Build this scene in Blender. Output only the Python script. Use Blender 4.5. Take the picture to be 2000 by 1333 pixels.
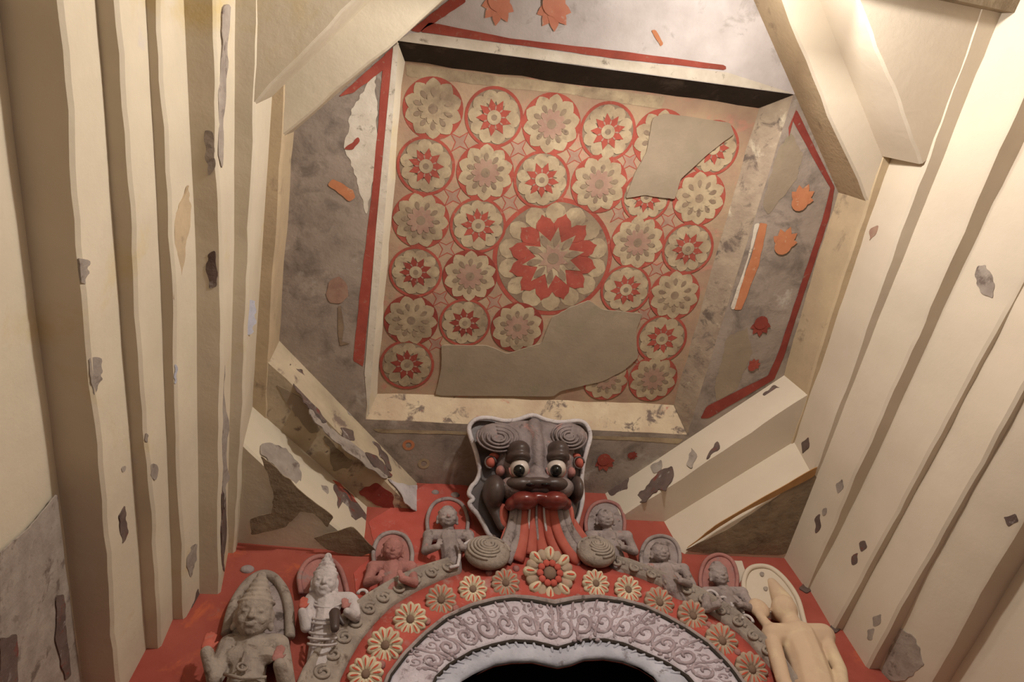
import bpy, bmesh, math, random
import numpy as np
from mathutils import Vector, Matrix

random.seed(7)
for o in list(bpy.data.objects):
    bpy.data.objects.remove(o, do_unlink=True)
scene = bpy.context.scene
COL = scene.collection
H = 1.6                                   # eye height above the floor

# ---------------------------------------------------------------- camera
FPX = 1300.0
def _frame():
    z = np.array([820 - 1000., 110 - 667., FPX]); z /= np.linalg.norm(z)
    x = np.array([1., 0, 0]); x -= z * (x @ z); x /= np.linalg.norm(x)
    y = np.cross(z, x)
    c, s = math.cos(.157), math.sin(.157)
    return np.array([c * x + s * y, -s * x + c * y, z])
RM = _frame()
cam_d = bpy.data.cameras.new('camera'); cam = bpy.data.objects.new('camera', cam_d); COL.objects.link(cam)
cam_d.sensor_width = 36; cam_d.lens = FPX / 2000 * 36; cam_d.clip_start = .01
_r, _u, _b = RM @ [1, 0, 0], RM @ [0, -1, 0], RM @ [0, 0, -1]
cam.matrix_world = Matrix(((_r[0], _u[0], _b[0], 0), (_r[1], _u[1], _b[1], 0), (_r[2], _u[2], _b[2], H), (0, 0, 0, 1)))
scene.camera = cam

# ---------------------------------------------------------------- light
w = bpy.data.worlds.new('world'); scene.world = w; w.use_nodes = True
w.node_tree.nodes['Background'].inputs[0].default_value = (.9, .9, 1, 1)
w.node_tree.nodes['Background'].inputs[1].default_value = .1
def lamp(name, kind, loc, energy, col, size, rot=None):
    d = bpy.data.lights.new(name, kind); o = bpy.data.objects.new(name, d); COL.objects.link(o)
    d.energy = energy; d.color = col; o.location = loc
    if kind == 'AREA': d.shape = 'RECTANGLE'; d.size, d.size_y = size
    else: d.shadow_soft_size = size
    if rot: o.rotation_euler = rot
    return o
lamp('ceiling_bulb', 'POINT', (1.14, -.40, 2.43 + H), 15, (1, .95, .88), .05)
lamp('far_wall_fill', 'POINT', (.80, -.74, 2.20 + H), 96, (1, .95, .89), .06)  # unseen extra lamp, added to brighten the far wall and far faces
lamp('door_daylight', 'AREA', (.75, -1.72, 1.05), 8, (1, .92, .90), (1.0, 1.9), (math.radians(90), 0, 0))
vs = scene.view_settings
scene.display_settings.display_device = 'sRGB'
vs.view_transform = 'Standard'; vs.look = 'None'; vs.gamma = 1; vs.use_curve_mapping = False
vs.exposure = 0.32

# ---------------------------------------------------------------- surveying: a sight line met with a real plane
EYE = np.array([0, 0, H])
def ray(px, py): return RM @ np.array([px - 1000., py - 667., FPX])
def onz(px, py, z, s=0.):                 # plane z = z + s*(y-.75)
    d = ray(px, py); t = (z - H) / d[2]      # the sag s sets in only beyond y = .75
    if s and d[1] * t > .75: t = (z - s * .75 - H) / (d[2] - s * d[1])
    return EYE + d * t
def ony(px, py, y): d = ray(px, py); return EYE + d * (y / d[1])
def onpl(px, py, o, n):
    d = ray(px, py); return EYE + d * (((o - EYE) @ n) / (d @ n))

# ---------------------------------------------------------------- materials
def srgb(r, g, b):
    f = lambda c: (c / 255 / 12.92) if c / 255 <= .04045 else ((c / 255 + .055) / 1.055) ** 2.4
    return (f(r), f(g), f(b), 1)
MATS = {}
def mat(name, c1, c2, scale=4., rough=.85, bump=.25, bscale=45., spots=(), spec=.25, coat=0):
    m = bpy.data.materials.new(name); m.use_nodes = True; MATS[name] = m
    nt = m.node_tree; N = nt.nodes; L = nt.links; b = N['Principled BSDF']
    b.inputs['Roughness'].default_value = rough; b.inputs['Specular IOR Level'].default_value = spec
    if coat: b.inputs['Coat Weight'].default_value = coat; b.inputs['Coat Roughness'].default_value = .25
    g = N.new('ShaderNodeNewGeometry')
    def noise(sc, det=6, ro=.6, dist=0., off=0.):
        n = N.new('ShaderNodeTexNoise'); n.inputs['Scale'].default_value = sc; n.inputs['Detail'].default_value = det
        n.inputs['Roughness'].default_value = ro; n.inputs['Distortion'].default_value = dist
        if off:
            a = N.new('ShaderNodeVectorMath'); a.operation = 'ADD'; a.inputs[1].default_value = (off, off * 1.7, off * .3)
            L.new(g.outputs['Position'], a.inputs[0]); L.new(a.outputs[0], n.inputs['Vector'])
        else: L.new(g.outputs['Position'], n.inputs['Vector'])
        return n.outputs['Fac']
    def ramp(fac, lo, hi):
        r = N.new('ShaderNodeMapRange'); r.inputs['From Min'].default_value = lo; r.inputs['From Max'].default_value = hi
        L.new(fac, r.inputs['Value']); return r.outputs['Result']
    def mix(f, a, c):
        x = N.new('ShaderNodeMix'); x.data_type = 'RGBA'; L.new(f, x.inputs['Factor'])
        for s, v in ((x.inputs['A'], a), (x.inputs['B'], c)):
            if isinstance(v, tuple): s.default_value = v
            else: L.new(v, s)
        return x.outputs['Result']
    col = mix(ramp(noise(scale), .32, .68), c1, c2)
    for i, (c, sc, lo, hi) in enumerate(spots):
        col = mix(ramp(noise(sc, 8, .65, .4, 3.1 + 5 * i), lo, hi), col, c)
    L.new(col, b.inputs['Base Color'])
    if bump:
        bp = N.new('ShaderNodeBump'); bp.inputs['Strength'].default_value = bump; bp.inputs['Distance'].default_value = .006
        L.new(noise(bscale, 5, .6, 0, 1.3), bp.inputs['Height']); L.new(bp.outputs[0], b.inputs['Normal'])
    return m
C = srgb
mat('limewash', C(207, 194, 171), C(195, 182, 160), 3, bump=.3, bscale=22, spots=[(C(196, 176, 132), 2.2, .58, .74), (C(196, 184, 172), 6, .66, .74)])
mat('limewash_right', C(208, 194, 174), C(200, 186, 166), 3, bump=.2, bscale=22, spots=[(C(206, 190, 176), 5, .62, .76)])
mat('lime_dull', C(190, 168, 136), C(172, 152, 124), 4, bump=.3, spots=[(C(140, 122, 100), 9, .6, .72)])
mat('lime_stained', C(196, 178, 150), C(168, 152, 128), 5, bump=.4, spots=[(C(126, 108, 96), 8, .58, .66), (C(90, 74, 66), 14, .66, .72)])
mat('grey_plaster', C(164, 149, 136), C(142, 128, 116), 5, bump=.4, spots=[(C(118, 106, 96), 7, .5, .68), (C(190, 182, 170), 4, .6, .72)])
mat('panel_ground', C(174, 148, 120), C(154, 124, 104), 6, bump=.35, spots=[(C(186, 128, 110), 10, .55, .7), (C(148, 130, 106), 5, .54, .72)])
mat('patch_plaster', C(154, 137, 116), C(140, 125, 106), 6, bump=.3, spots=[(C(140, 128, 106), 9, .55, .7)])
mat('red_wall', C(166, 86, 72), C(150, 72, 59), 5, bump=.35, spots=[(C(190, 98, 66), 6, .58, .7), (C(150, 96, 86), 12, .64, .74)])
mat('red_pale', C(188, 92, 80), C(170, 76, 64), 6, bump=.35, spots=[(C(178, 130, 120), 10, .56, .68)])
mat('paint_red', C(168, 84, 70), C(150, 70, 58), 12, bump=.2, spots=[(C(158, 110, 92), 40, .58, .68), (C(128, 66, 54), 3.5, .50, .72)])
mat('paint_cream', C(184, 165, 134), C(156, 136, 110), 12, bump=.2, spots=[(C(150, 132, 108), 30, .56, .68), (C(118, 100, 82), 3.5, .50, .72)])
mat('paint_grey', C(146, 126, 104), C(126, 106, 88), 14, bump=.2, spots=[(C(112, 94, 80), 34, .56, .66)])
mat('paint_pink', C(166, 136, 116), C(146, 112, 98), 14, bump=.2, spots=[(C(160, 138, 116), 30, .55, .68)])
mat('paint_orange', C(194, 130, 92), C(178, 112, 78), 12, bump=.2, spots=[(C(196, 160, 130), 30, .6, .7)])
mat('paint_maroon', C(146, 68, 56), C(126, 56, 48), 12, bump=.2, spots=[(C(140, 110, 96), 30, .6, .7)])
mat('paint_white', C(220, 210, 194), C(198, 186, 168), 10, bump=.3, spots=[(C(150, 138, 122), 18, .6, .68)])
mat('stone_lilac', C(208, 199, 206), C(180, 168, 174), 14, bump=.8, bscale=90, spots=[(C(138, 122, 126), 30, .55, .68), (C(190, 156, 154), 9, .62, .74)])
mat('relief_shaded', C(176, 160, 164), C(146, 130, 134), 14, bump=.6, bscale=90, spots=[(C(206, 198, 204), 24, .6, .7)])  # scrolls darker than their band: crevice shade put into the colour
mat('stone_blue', C(194, 194, 204), C(164, 164, 174), 10, bump=.4, bscale=60, spots=[(C(128, 122, 126), 25, .6, .7)])
mat('stone_grey', C(168, 154, 150), C(136, 122, 118), 12, bump=.8, bscale=70, spots=[(C(92, 80, 74), 20, .56, .68), (C(168, 120, 112), 12, .62, .7)])
mat('stone_buff', C(168, 155, 142), C(138, 125, 115), 12, bump=.8, bscale=70, spots=[(C(106, 90, 78), 18, .56, .68)])
mat('stone_rose', C(176, 122, 114), C(152, 104, 98), 12, bump=.8, bscale=70, spots=[(C(150, 128, 122), 14, .56, .66)])
mat('stone_pale', C(206, 196, 194), C(178, 168, 166), 12, bump=.7, bscale=70, spots=[(C(140, 124, 122), 18, .58, .68)])
mat('limewashed_figure', C(206, 180, 152), C(196, 168, 142), 5, bump=.2, spots=[(C(214, 194, 160), 6, .55, .7)])
mat('flake_dark', C(112, 94, 86), C(88, 72, 66), 14, bump=.6, spots=[(C(120, 66, 58), 18, .58, .66), (C(150, 140, 134), 16, .6, .68)])
mat('flake_grey', C(166, 154, 142), C(140, 128, 118), 14, bump=.5, spots=[(C(112, 98, 90), 16, .56, .66)])
mat('bare_rock', C(150, 134, 110), C(124, 108, 88), 9, bump=1, bscale=30, spots=[(C(94, 80, 66), 6, .55, .7)])
mat('ochre_wash', C(176, 134, 86), C(160, 118, 74), 8, bump=.3)
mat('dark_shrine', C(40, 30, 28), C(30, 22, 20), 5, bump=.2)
mat('mask_grey', C(144, 130, 127), C(114, 101, 98), 14, rough=.6, bump=.8, bscale=60, spots=[(C(170, 126, 118), 12, .58, .68), (C(90, 78, 74), 20, .58, .68)])
mat('mask_dark', C(86, 72, 66), C(64, 52, 48), 10, rough=.4, bump=.15, spec=.4)
mat('lip_red', C(122, 50, 42), C(100, 38, 32), 10, rough=.28, bump=.1, spec=.5, coat=.3)
mat('vermilion', C(186, 100, 84), C(170, 84, 70), 12, rough=.7, bump=.2, spots=[(C(170, 110, 96), 22, .6, .7)])
mat('eye_white', C(206, 194, 184), C(190, 176, 166), 10, rough=.3, bump=0, spec=.5)
mat('eye_black', C(22, 22, 20), C(16, 16, 14), 10, rough=.25, bump=0, spec=.5)
mat('petal_cream', C(218, 202, 172), C(188, 172, 146), 14, bump=.2, spots=[(C(140, 122, 104), 26, .58, .68)])
mat('petal_worn', C(178, 158, 136), C(156, 134, 116), 14, bump=.3, spots=[(C(190, 150, 132), 20, .55, .66)])
mat('petal_red', C(204, 92, 68), C(186, 76, 58), 14, bump=.2)
mat('flower_eye', C(132, 108, 92), C(112, 90, 76), 14, bump=.3)
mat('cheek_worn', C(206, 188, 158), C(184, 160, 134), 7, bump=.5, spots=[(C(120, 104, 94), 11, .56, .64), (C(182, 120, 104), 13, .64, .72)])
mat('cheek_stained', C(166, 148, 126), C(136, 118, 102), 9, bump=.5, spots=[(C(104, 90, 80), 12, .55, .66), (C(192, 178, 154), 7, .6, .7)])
mat('slab_lit', C(212, 203, 200), C(188, 178, 174), 5, bump=.3, spots=[(C(160, 150, 144), 7, .56, .7)])  # near slab only: brightness from the lamp put into the base colour
mat('paint_salmon', C(214, 146, 120), C(200, 128, 104), 12, bump=.2, spots=[(C(206, 180, 164), 30, .6, .7)])
mat('shade_stone', C(62, 54, 48), C(50, 43, 38), 5, bump=.4, spots=[(C(84, 74, 66), 8, .58, .7)])  # dark tone painting in shade on the near cheek and arch lines
mat('floor_stone', C(56, 49, 43), C(46, 40, 35), 4, bump=.4)

# ---------------------------------------------------------------- object helpers
WLOC = {}
def obj(name, bm, mats, parent=None, smooth=False, kind=None):
    me = bpy.data.meshes.new(name); bmesh.ops.recalc_face_normals(bm, faces=bm.faces) if len(bm.faces) and not bm.get('flat', False) else None
    bm.to_mesh(me); bm.free()
    return link(name, me, mats, parent, smooth, kind)
class BM:
    """thin wrapper so a bmesh can say it is a flat paint layer"""
def link(name, me, mats, parent=None, smooth=False, kind=None):
    if isinstance(mats, str): mats = [mats]
    for m in mats: me.materials.append(MATS[m])
    n = len(me.vertices); co = np.empty(n * 3, 'f'); me.vertices.foreach_get('co', co); co = co.reshape(-1, 3)
    c = (co.min(0) + co.max(0)) / 2; co = co - c; me.vertices.foreach_set('co', co.ravel()); me.update()
    if smooth: me.polygons.foreach_set('use_smooth', [True] * len(me.polygons))
    o = bpy.data.objects.new(name, me); COL.objects.link(o)
    c = Vector([float(v) for v in c]); WLOC[o] = c
    if parent: o.parent = parent; o.location = c - WLOC[parent]
    else: o.location = c
    if kind: o['kind'] = kind
    return o
def empty(name, loc):
    o = bpy.data.objects.new(name, None); COL.objects.link(o); o.location = loc; o.empty_display_size = .1
    WLOC[o] = Vector([float(v) for v in loc]); return o
def tag(o, label, cat, group=None, kind=None):
    o['label'] = label; o['category'] = cat
    if group: o['group'] = group
    if kind: o['kind'] = kind
    return o
def new(): return bmesh.new()
def mk(name, bm, mats, parent=None, smooth=False, kind=None, fix=True):
    if fix: bmesh.ops.recalc_face_normals(bm, faces=bm.faces)
    me = bpy.data.meshes.new(name); bm.to_mesh(me); bm.free()
    return link(name, me, mats, parent, smooth, kind)
def soft(o, a=.5):
    o.data.polygons.foreach_set('use_smooth', [True] * len(o.data.polygons)); o.data.set_sharp_from_angle(angle=a); return o
def v3(p): return Vector((float(p[0]), float(p[1]), float(p[2])))
def box(bm, a, b):
    vs_ = [bm.verts.new((x, y, z)) for x in (a[0], b[0]) for y in (a[1], b[1]) for z in (a[2], b[2])]
    for f in ((0, 1, 3, 2), (4, 6, 7, 5), (0, 4, 5, 1), (2, 3, 7, 6), (0, 2, 6, 4), (1, 5, 7, 3)):
        bm.faces.new([vs_[i] for i in f])
def prism(bm, pts, off, mi=0):
    """solid between polygon pts and the same polygon moved by off"""
    off = v3(off); a = [bm.verts.new(v3(p)) for p in pts]; b = [bm.verts.new(v3(p) + off) for p in pts]
    fs = [bm.faces.new(a), bm.faces.new(b[::-1])]
    n = len(a)
    for i in range(n): fs.append(bm.faces.new((a[i], b[i], b[(i + 1) % n], a[(i + 1) % n])))
    for f in fs: f.material_index = mi
def flat(bm, pts, mi=0):
    f = bm.faces.new([bm.verts.new(v3(p)) for p in pts]); f.material_index = mi; return f
def rough_poly(pts, n=6, amp=.12):
    """walk round a polygon, adding a ragged edge"""
    out = []; m = len(pts); pts = [np.array(p, float) for p in pts]
    for i in range(m):
        a, b = pts[i], pts[(i + 1) % m]; d = b - a; ln = np.linalg.norm(d); nn = np.array([-d[1], d[0]]) / max(ln, 1e-6)
        k = max(1, min(n, int(ln / 7)))
        for j in range(k):
            out.append(a + d * j / k + nn * (random.uniform(-amp, amp) * .8 * min(ln, 30) * (0.4 if j == 0 else 1)))
    sm = []                                   # soften the corners
    for i in range(len(out)):
        p, q = out[i], out[(i + 1) % len(out)]; sm += [p * .75 + q * .25, p * .25 + q * .75]
    return sm
def tube(bm, pts, rad, seg=8, mi=0, flat_=1.0, nrm=None, cap=True):
    """round rod along points; rad may vary; flat_ squeezes it along nrm"""
    pts = [v3(p) for p in pts]; n = len(pts)
    if not hasattr(rad, '__len__'): rad = [rad] * n
    rings = []; prev = None
    for i in range(n):
        t = (pts[min(i + 1, n - 1)] - pts[max(i - 1, 0)]).normalized()
        if nrm is not None: u = v3(nrm) - t * t.dot(v3(nrm)); u.normalize()
        elif prev is None:
            u = t.orthogonal().normalized()
        else: u = (prev - t * t.dot(prev)).normalized()
        prev = u; s = t.cross(u)
        rings.append([bm.verts.new(pts[i] + (u * math.cos(a) * flat_ + s * math.sin(a)) * rad[i]) for a in [2 * math.pi * k / seg for k in range(seg)]])
    fs = []
    for i in range(n - 1):
        for k in range(seg):
            fs.append(bm.faces.new((rings[i][k], rings[i][(k + 1) % seg], rings[i + 1][(k + 1) % seg], rings[i + 1][k])))
    if cap: fs += [bm.faces.new(rings[0][::-1]), bm.faces.new(rings[-1])]
    for f in fs: f.material_index = mi; f.smooth = True
def ell(bm, c, r, axes=None, mi=0, u=16, v=10):
    """ellipsoid; axes = three direction vectors"""
    M = Matrix.Identity(4)
    if axes is None: axes = ((1, 0, 0), (0, 1, 0), (0, 0, 1))
    for j in range(3):
        for i in range(3): M[i][j] = float(axes[j][i]) * r[j]
    M.translation = v3(c)
    g = bmesh.ops.create_uvsphere(bm, u_segments=u, v_segments=v, radius=1, matrix=M)
    fs = set(f for x in g['verts'] for f in x.link_faces)
    for f in fs: f.material_index = mi; f.smooth = True
def cap(bm, a, b, ra, rb, seg=10):
    """tapered limb with round ends"""
    a, b = v3(a), v3(b); d = b - a; ln = d.length; t = d / max(ln, 1e-9); pts, rr = [], []
    for k in (-.95, -.7, -.35): pts.append(a + t * ra * k); rr.append(ra * math.sqrt(1 - k * k))
    pts.append(a); rr.append(ra); pts.append((a + b) / 2); rr.append((ra + rb) / 2); pts.append(b); rr.append(rb)
    for k in (.35, .7, .95): pts.append(b + t * rb * k); rr.append(rb * math.sqrt(1 - k * k))
    tube(bm, pts, rr, seg)
def fuse(name, bm, voxel, mats, parent, smooth_it=4):
    """overlapping volumes grown into one continuous carved surface"""
    bmesh.ops.recalc_face_normals(bm, faces=bm.faces)
    me = bpy.data.meshes.new('tmp'); bm.to_mesh(me); bm.free()
    o = bpy.data.objects.new('tmp', me); COL.objects.link(o)
    r = o.modifiers.new('r', 'REMESH'); r.mode = 'VOXEL'; r.voxel_size = voxel; r.use_smooth_shade = True
    s = o.modifiers.new('s', 'SMOOTH'); s.factor = .5; s.iterations = smooth_it
    dg = bpy.context.evaluated_depsgraph_get()
    m2 = bpy.data.meshes.new_from_object(o.evaluated_get(dg)); bpy.data.objects.remove(o, do_unlink=True)
    m2.materials.clear(); m2.name = name
    return link(name, m2, mats, parent, True)
def wob(y, s, a=.004):
    return a * (math.sin(y * 5.1 + s) + .6 * math.sin(y * 13.7 + 2.3 * s) + .35 * math.sin(y * 31 + 4.1 * s))

# levels (undersides), above the floor
ZP, ZR, ZO, ZF = 3.10 + H, 3.0 + H, 2.77 + H, 2.50 + H
YW = 2.085                                  # face of the back wall
YN = -1.60                                  # face of the entrance wall
DN = np.array([0, 0, 1.])

# ---------------------------------------------------------------- setting: floor, entrance wall
bm = new(); box(bm, (-1.6, -1.6, -.1), (3.2, 3.6, 0))
tag(mk('floor', bm, 'floor_stone', kind='structure'), 'worn stone floor of the chamber below', 'floor')
bm = new()
box(bm, (-1.6, YN - .25, 0), (.2, YN, 3.3 + H)); box(bm, (1.3, YN - .25, 0), (3.2, YN, 3.3 + H)); box(bm, (.2, YN - .25, 2.1), (1.3, YN, 3.3 + H))
tag(mk('wall_front', bm, 'flake_grey', kind='structure'), 'bare plaster entrance wall behind the viewer with open doorway', 'wall')

# ---------------------------------------------------------------- corbelled side walls
LC = [  # (inner underside edge, outer underside edge, level, slope)
 ([(553, 250), (540, 500), (530, 640)], [(529, 250), (508, 500), (503, 650)], 2.77, 0),
 ([(497, 250), (487, 500), (482, 650)], [(468, 0), (457, 250), (452, 500), (446, 650), (447, 817), (449, 967), (441, 1160)], 2.50, -.072),
 ([(430, 0), (428, 250), (424, 500), (424, 650), (429, 817), (431, 967), (436, 1162)], [(373, 0), (373, 250), (371, 500), (373, 650), (384, 817), (387, 967), (400, 1162)], 2.32, -.115),
 ([(325, 0), (325, 250), (330, 500), (332, 650), (343, 817), (352, 967), (368, 1162)], [(295, 0), (300, 250), (304, 500), (308, 650), (320, 817), (327, 967), (345, 1162)], 2.09, -.04),
 ([(238, 0), (248, 250), (258, 500), (268, 650), (280, 817), (297, 967), (307, 1162), (323, 1333)], [(197, 0), (212, 250), (222, 500), (233, 650), (243, 817), (256, 967), (280, 1162), (300, 1333)], 1.90, 0),
 ([(128, 0), (142, 250), (155, 500), (162, 650), (186, 817), (200, 967), (216, 1162), (240, 1333)], [(5, 0), (25, 250), (50, 500), (68, 650), (95, 817), (118, 967), (140, 1162), (163, 1333)], 1.70, 0)]
RC = [
 ([(1690, 398), (1615, 667), (1565, 787)], [(1715, 400), (1627, 667)], 2.77, 0),
 ([(1795, 350), (1685, 667), (1590, 920)], [(1825, 345), (1703, 667), (1603, 907)], 2.52, 0),
 ([(2000, 172), (1792, 667), (1700, 867), (1632, 1007), (1582, 1132)], [(2000, 255), (1820, 667), (1725, 867), (1655, 1007)], 2.30, 0),
 ([(1937, 667), (1822, 867), (1767, 967), (1705, 1092), (1635, 1222)], [(1948, 667), (1842, 867), (1780, 967), (1715, 1107)], 2.05, 0),
 ([(1992, 762), (1875, 987), (1785, 1157), (1687, 1307)], [(1892, 967), (1800, 1157), (1705, 1307)], 1.84, 0),
 ([(1995, 1017), (1900, 1197), (1820, 1322)], [(2000, 1097), (1925, 1227), (1865, 1312)], 1.65, 0)]
def fitline(pts, z, s):
    A = np.array([onz(a, b, z + H, s) for a, b in pts]); c = np.polyfit(A[:, 1], A[:, 0], 1); return c
def courses(data, side, wall, mats):
    sg = -1 if side == 'left' else 1
    prev = None; out = []
    for k, (inn, outr, z, s) in enumerate(data):
        ci, co = fitline(inn, z, s), fitline(outr, z, s)
        bm = new(); rings = []
        ys = np.linspace(YN + .01, YW + .04, 60)
        for y in ys:
            zz = z + H + s * max(0, y - .75)
            xi = np.polyval(ci, y) + wob(y, k * 1.7 + sg, .0032) + random.uniform(-.0015, .0015)
            zl = zz + wob(y, k + 9, .002)
            if prev is None: xt, zt = xi, ZR + .01
            else:
                pc, pz, ps = prev; xt = np.polyval(pc, y); zt = pz + H + ps * max(0, y - .75) + .01
                if abs(xt - xi) > .03: xt = xi + (.03 if xt > xi else -.03)
            xo = np.polyval(co, y) + sg * .35
            ring = [(xi, zl + .012), (xt, zt), (xo, zt), (xo, zl), (xi + sg * .008, zl)]
            rings.append([bm.verts.new((px, y, pz)) for px, pz in ring])
        for a, b in zip(rings, rings[1:]):
            for j in range(5): bm.faces.new((a[j], a[(j + 1) % 5], b[(j + 1) % 5], b[j]))
        bm.faces.new(rings[0]); bm.faces.new(rings[-1][::-1])
        out.append(soft(mk('corbel_course', bm, mats[min(k, len(mats) - 1)], wall)))
        prev = (co, z, s)
    return out, prev
pl = fitline(LC[-1][1], 1.70, 0); pr = fitline(RC[-1][1], 1.65, 0)
def sidewall(name, c, zt, sg, m, label):
    bm = new(); r = []
    for y in (YN - .1, -.4, .4, 1.2, YW + .3):
        x = np.polyval(c, y); r.append([bm.verts.new(p) for p in ((x, y, 0), (x, y, zt), (x + sg * .4, y, zt), (x + sg * .4, y, 0))])
    for a, b in zip(r, r[1:]):
        for j in range(4): bm.faces.new((a[j], a[(j + 1) % 4], b[(j + 1) % 4], b[j]))
    bm.faces.new(r[0]); bm.faces.new(r[-1][::-1])
    return tag(mk(name, bm, m, kind='structure'), label, 'wall')
wall_l = sidewall('wall_left', pl, 1.70 + H + .005, -1, 'limewash', 'limewashed left wall stepping inward in corbelled stone courses')
wall_r = sidewall('wall_right', pr, 1.65 + H + .005, 1, 'limewash_right', 'limewashed right wall stepping inward in corbelled stone courses')
lcs, _ = courses(LC, 'left', wall_l, ['lime_dull', 'limewash'])
rcs, _ = courses(RC, 'right', wall_r, ['lime_dull', 'limewash_right'])

# ---------------------------------------------------------------- ceiling: square panel inside an octagon of slabs
bm = new(); box(bm, (-1.6, YN - .2, ZP + .22), (3.2, 2.8, ZP + .4)); box(bm, (-1.6, YN - .2, ZF - .03), (3.2, -.485, ZP + .22))
ceiling = tag(mk('ceiling', bm, 'bare_rock', kind='structure'), 'lantern ceiling of stepped slabs with painted square panel at top', 'ceiling')
PANEL = [onz(*p, ZP) for p in ((790, 122), (1480, 212), (1315, 790), (737, 768))]
RIM = [onz(*p, ZR) for p in ((775, 80), (1550, 185), (1342, 850), (714, 820))]
pc = sum(PANEL) / 4
bm = new(); prism(bm, [p + (p - pc) * .12 for p in PANEL], (0, 0, .25))
panel = mk('ceiling_panel', bm, 'panel_ground', ceiling)
panel['label'] = 'square panel painted with red and cream lotus rosettes'
# sloping cheeks of the recess
cheek_m = ['shade_stone', 'cheek_stained', 'cheek_worn', 'limewash']  # first, the near cheek, has its shade painted as a dark colour
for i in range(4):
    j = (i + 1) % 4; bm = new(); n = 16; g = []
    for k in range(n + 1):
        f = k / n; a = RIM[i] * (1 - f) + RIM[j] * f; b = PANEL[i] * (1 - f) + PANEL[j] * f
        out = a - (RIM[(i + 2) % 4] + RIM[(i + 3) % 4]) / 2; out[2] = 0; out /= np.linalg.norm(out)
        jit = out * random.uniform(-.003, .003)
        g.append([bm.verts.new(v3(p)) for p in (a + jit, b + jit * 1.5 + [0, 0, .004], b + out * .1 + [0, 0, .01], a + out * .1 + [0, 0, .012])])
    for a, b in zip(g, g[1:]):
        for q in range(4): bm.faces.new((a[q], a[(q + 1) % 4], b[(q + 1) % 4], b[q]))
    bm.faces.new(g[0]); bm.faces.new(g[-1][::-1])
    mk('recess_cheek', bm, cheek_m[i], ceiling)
# octagon at the painted level; near side lies above the frame
OCT = [onz(*p, ZR) for p in ((572, 258), (872, -6))] + [np.array([.13, -.45, ZR]), np.array([1.34, -.45, ZR])] + \
      [onz(*p, ZR) for p in ((1640, 372), (1517, 738), (1181, 954), (829, 947), (546, 655))]
NLv, FLa, FLb, FRb, FRa, NRv = OCT[0], OCT[8], OCT[7], OCT[6], OCT[5], OCT[4]
Ln = np.array([-.98, .3, ZR])
def grow(p, d): q = np.array(p, float); q[:2] += d; return q
r0, r1, r2, r3 = RIM
slab_pts = {
 'left': [r0, r3, grow(FLb, (0, .08)), grow(FLb, (-.9, .08)), grow(NLv, (-.5, -.9)), ],
 'near': [r1, r0, grow(NLv, (-.5, -.9)), np.array([2.6, -.6, ZR])],
 'right': [r2, r1, np.array([2.6, -.6, ZR]), np.array([2.6, 2.15, ZR]), grow(FRb, (0, .1))],
 'far': [r3, r2, grow(FRb, (0, .1)), grow(FLb, (0, .08))]}
slabs = {}
for k, p in slab_pts.items():
    bm = new(); prism(bm, p, (0, 0, .32 if False else .085)); slabs[k] = mk('painted_slab', bm, 'slab_lit' if k == 'near' else 'grey_plaster', ceiling)
    slabs[k]['label'] = {'left': 'grey painted slab with faded red buds', 'near': 'painted slab with two salmon lotuses, lamp brightness in its colour', 'right': 'grey painted slab with orange lotuses', 'far': 'grey painted slab behind the monster head'}[k]

# diagonal slabs: two tiers across each corner
def diag(a, b, ztop, zbot, corner, m, seed, drop=None, edge=None):
    """a->b inner edge (x,y); corner: far points that close the plan"""
    a, b = np.array(a[:2], float), np.array(b[:2], float); n = 14; bm = new(); g = []
    nrm = np.array([-(b - a)[1], (b - a)[0]]); nrm /= np.linalg.norm(nrm)
    c = np.array(corner[:2], float)
    if nrm @ (c - a) < 0: nrm = -nrm
    for k in range(n + 1):
        f = k / n; p = a + (b - a) * f; q = p + nrm * wob(f * 1.2, seed, .005); e = p * .25 + c * .75 if False else c + (p - a) * .02
        dd = 0 if drop is None else drop * f
        g.append([bm.verts.new((*xy, z)) for xy, z in ((q + nrm * 0, zbot + .012 - dd), (p, ztop), (e, ztop), (e, zbot - dd), (q + nrm * .008, zbot - dd))])
    for u_, v_ in zip(g, g[1:]):
        for q in range(5):
            f = bm.faces.new((u_[q], u_[(q + 1) % 5], v_[(q + 1) % 5], v_[q])); f.material_index = 1 if edge and q == 0 else 0
    bm.faces.new(g[0]); bm.faces.new(g[-1][::-1])
    return soft(mk('diagonal_slab', bm, [m, edge] if edge else m, ceiling))
def ext(a, b, ea, eb):
    a, b = np.array(a[:2], float), np.array(b[:2], float); d = (b - a) / np.linalg.norm(b - a); return a - d * ea, b + d * eb
D = {}
e = ext((-.486, .372), (.068, -.212), .06, .30); D['nlo'] = diag(*e, ZR + .01, ZO + .004, (-1.0, -.8), 'limewash', 1)
e = ext((2.031, .286), (1.365, -.43), .06, .15); D['nro'] = diag(*e, ZR + .01, ZO + .004, (2.5, -.8), 'limewash_right', 2, None, 'lime_dull')
e = ext((-.522, 1.333), (.222, 2.108), .06, .02); D['flo'] = diag(*e, ZR + .01, ZO + .004, (-1.0, 2.6), 'lime_stained', 3)
e = ext((2.040, 1.304), (1.264, 2.071), .06, .04); D['fro'] = diag(*e, ZR + .01, ZO + .004, (2.6, 2.6), 'limewash_right', 4)
e = ext((-.523, .216), (-.214, -.139), .08, .42); D['nlf'] = diag(*e, ZO + .01, ZF + .004, (-1.0, -.9), 'limewash', 5)
e = ext((1.96, .015), (1.54, -.435), .10, .10); D['nrf'] = diag(*e, ZO + .01, ZF + .026, (2.6, -.7), 'limewash_right', 6)
e = ext((-.582, 1.572), (.007, 2.135), .06, .03); D['flf'] = diag(*e, ZO + .01, ZF, (-1.1, 2.7), 'limewash', 7, .06)
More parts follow.
